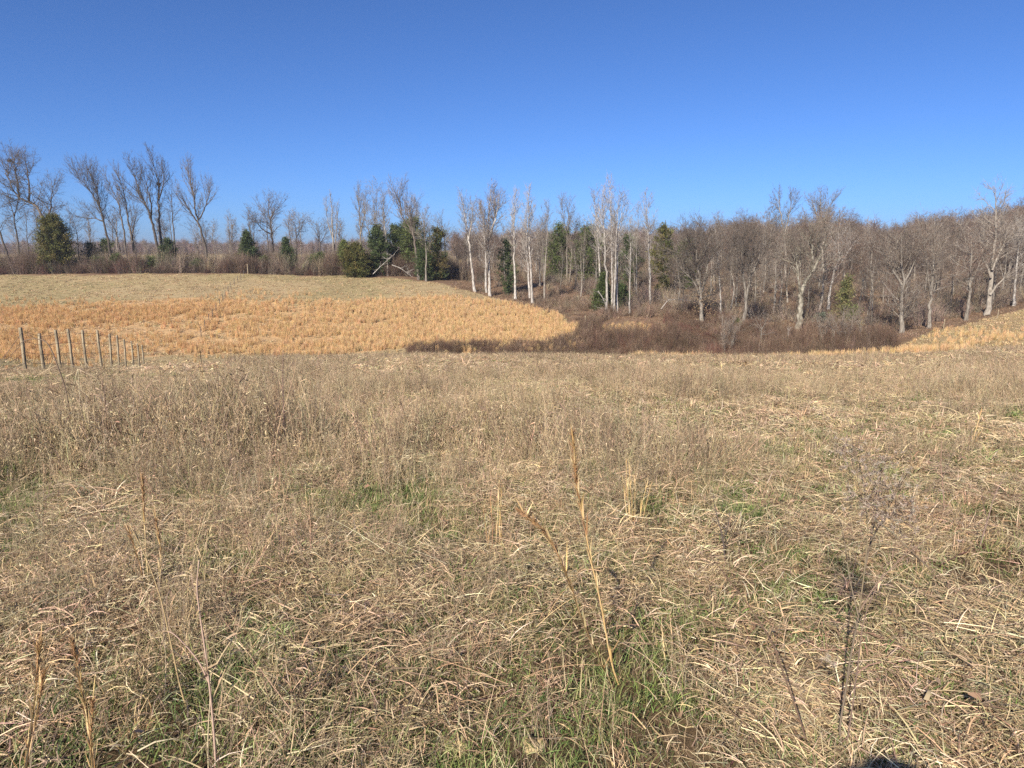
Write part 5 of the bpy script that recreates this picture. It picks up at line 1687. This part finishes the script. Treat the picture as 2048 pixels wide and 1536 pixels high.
weed([[(1955, 1110), (1975, 1040), (1990, 990), (2010, 950)], [(1975, 1040), (1965, 1000), (1962, 970)]], (1955, 1108), "leaning brown weed near the right edge of the picture", BROWNW, 0.004, 43, twiggy=7, leaves=5)

# arching dark red bramble canes lower right
def cane(pts, Y0, label, seed):
    rng = np.random.default_rng(seed)
    g = ground_hit(*pts[0])
    w = []
    for k, (a, b) in enumerate(pts):
        h = ground_hit(a, b + 14)
        q = at(a, b, h[1])
        w.append(q - g)
    a = Acc()
    c = catmull(w, 6)
    n = len(c)
    a.tube(c, np.linspace(0.0032, 0.0015, n), 5, c=(0.13, 0.055, 0.05))
    i = rng.integers(1, n - 1, 60)
    d = rng.normal(0, 1, (60, 3)); d /= np.linalg.norm(d, axis=1)[:, None]
    a.prisms(c[i], c[i] + d * 0.007, np.full(60, 0.0009), np.full(60, 0.0002), c=np.tile((0.15, 0.07, 0.055), (60, 1)))
    tag(link("bramble_cane", a.mesh("bramble_cane", [M_PLANT], True), None, g), label, "bramble", "red bramble canes in the near grass")


cane([(1455, 1535), (1500, 1490), (1560, 1470), (1620, 1478), (1680, 1500)], 2, "dark red bramble cane arching along the bottom, left of the goldenrod base", 1)
cane([(1700, 1510), (1760, 1480), (1830, 1465), (1900, 1462)], 2, "dark red bramble cane running right from the goldenrod base", 2)
cane([(1430, 1350), (1490, 1338), (1560, 1320), (1640, 1310)], 2, "dark red bramble cane crossing behind the leaning brown stem", 3)
cane([(1810, 1380), (1822, 1330), (1850, 1290), (1900, 1270)], 2, "short dark red bramble cane right of the goldenrod", 4)
cane([(960, 1400), (1010, 1385), (1070, 1365), (1130, 1350)], 2, "dark red bramble cane left of the tall forked stalk base", 5)
cane([(1880, 1130), (1930, 1105), (1990, 1095), (2047, 1110)], 2, "dark red bramble cane at the right edge above the goldenrod", 6)


def stone(px_, py_, wpx, label, seed):
    rng = np.random.default_rng(seed)
    g = ground_hit(px_, py_)
    s = wpx / 2 / FPX * np.linalg.norm(g - np.array((0, 0, EYE)))
    nu, nv = 14, 9
    V = []
    k = rng.normal(0, 1, (6, 3))
    for j in range(nv):
        th = math.pi * j / (nv - 1)
        for i in range(nu):
            a = 2 * math.pi * i / nu
            d = np.array((math.sin(th) * math.cos(a), math.sin(th) * math.sin(a), math.cos(th)))
            rr = 1 + 0.34 * sum(math.sin(2.2 * float(d @ q)) for q in k) / 2
            V.append(d * rr * s * np.array((1.0, 0.75, 0.42)))
    Q = [(j * nu + i, j * nu + (i + 1) % nu, (j + 1) * nu + (i + 1) % nu, (j + 1) * nu + i) for j in range(nv - 1) for i in range(nu)]
    a = Acc()
    a.add(np.array(V), q=Q)
    o = tag(link("stone", a.mesh("stone", [M_STONE], True), None, g + np.array((0, 0, 0.012))), label, "stone", "yellowish stones in the near grass")


stone(784, 1342, 34, "yellowish stone in the green grass patch at the bottom middle", 1)
stone(920, 1500, 56, "yellowish flat stone at the bottom edge, below the others", 2)
stone(1075, 1500, 48, "orange brown stone at the bottom edge right of the flat stone", 3)

# ------------------------------------------------------------------ the walker who casts the shadow at the bottom
pj = {"pelvis": (0, -0.46, 0.95), "chest": (0, -0.46, 1.32), "neck": (0, -0.50, 1.50), "head": (0, -0.47, 1.60), "crown": (0, -0.48, 1.70),
      "sl": (-.19, -.46, 1.43), "el": (-.26, -.38, 1.22), "wl": (-.09, -.16, 1.46), "sr": (.19, -.46, 1.43), "er": (.26, -.38, 1.22), "wr": (.09, -.16, 1.46),
      "hl": (-.10, -.46, .92), "kl": (-.12, -.50, .5), "al": (-.13, -.54, .1), "tl": (-.14, -.38, .04), "hr": (.10, -.46, .92), "kr": (.12, -.50, .5), "ar": (.13, -.54, .1), "tr": (.14, -.38, .04)}
prad = dict(pelvis=.16, chest=.17, neck=.065, head=.105, crown=.085, sl=.075, el=.05, wl=.035, sr=.075, er=.05, wr=.035, hl=.10, kl=.065, al=.05, tl=.04, hr=.10, kr=.065, ar=.05, tr=.04)
pe = [("pelvis", "chest"), ("chest", "neck"), ("neck", "head"), ("head", "crown"), ("chest", "sl"), ("sl", "el"), ("el", "wl"), ("chest", "sr"), ("sr", "er"), ("er", "wr"), ("pelvis", "hl"), ("hl", "kl"), ("kl", "al"), ("al", "tl"), ("pelvis", "hr"), ("hr", "kr"), ("kr", "ar"), ("ar", "tr")]
nm = list(pj)
pme = bpy.data.meshes.new("person")
pme.from_pydata([pj[k] for k in nm], [(nm.index(a), nm.index(b)) for a, b in pe], [])
per = link("person", pme)
pme.materials.append(mat_noise("dark_jacket", (0.05, 0.055, 0.07), (0.08, 0.085, 0.1), 8))
sk = per.modifiers.new("skin", "SKIN")
for k, vtx in enumerate(pme.skin_vertices[0].data):
    vtx.radius = (prad[nm[k]], prad[nm[k]])
    vtx.use_root = nm[k] == "pelvis"
sb = per.modifiers.new("smooth", "SUBSURF")
sb.levels = sb.render_levels = 2
per.location = (0, -0.08, 0)
tag(per, "person in dark clothes standing behind the camera, brim added to widen the shadow", "person")
a = Acc()
ring = [(0.0, 1.765), (0.09, 1.76), (0.115, 1.72), (0.12, 1.655), (0.17, 1.645), (0.215, 1.64), (0.21, 1.632), (0.11, 1.64)]  # added headgear, its brim shaped to widen and flatten the walker's cast shadow
hv = [(r_ * 1.0 * math.cos(2 * math.pi * i / 24), -0.475 + r_ * math.sin(2 * math.pi * i / 24), z_) for r_, z_ in ring for i in range(24)]
a.add(hv, q=[(j * 24 + i, j * 24 + (i + 1) % 24, (j + 1) * 24 + (i + 1) % 24, (j + 1) * 24 + i) for j in range(len(ring) - 1) for i in range(24)])
link("shadow_hat", a.mesh("shadow_hat", [pme.materials[0]], True), per)

# ------------------------------------------------------------------ thin winter haze round the whole place
hz = bpy.data.materials.new("haze")
hz.use_nodes = True
hn = hz.node_tree
for nd in list(hn.nodes):
    if nd.type != "OUTPUT_MATERIAL":
        hn.nodes.remove(nd)
pv = hn.nodes.new("ShaderNodeVolumePrincipled")
pv.inputs["Color"].default_value = (0.80, 0.87, 1.0, 1)
pv.inputs["Density"].default_value = 0.0002
pv.inputs["Anisotropy"].default_value = 0.2
hn.links.new(pv.outputs[0], [nd for nd in hn.nodes if nd.type == "OUTPUT_MATERIAL"][0].inputs["Volume"])
z0, z1 = float(GZ.min()) - 1.0, max(float(GZ.max()) + 16.0, 27.0)
a = Acc()
a.add([(x, y, z) for z in (z0, z1) for y in (-260, 2100) for x in (-1800, 1800)], q=[(0, 2, 3, 1), (4, 5, 7, 6), (0, 1, 5, 4), (2, 6, 7, 3), (0, 4, 6, 2), (1, 3, 7, 5)])
tag(link("haze", a.mesh("haze", [hz])), kind="stuff")
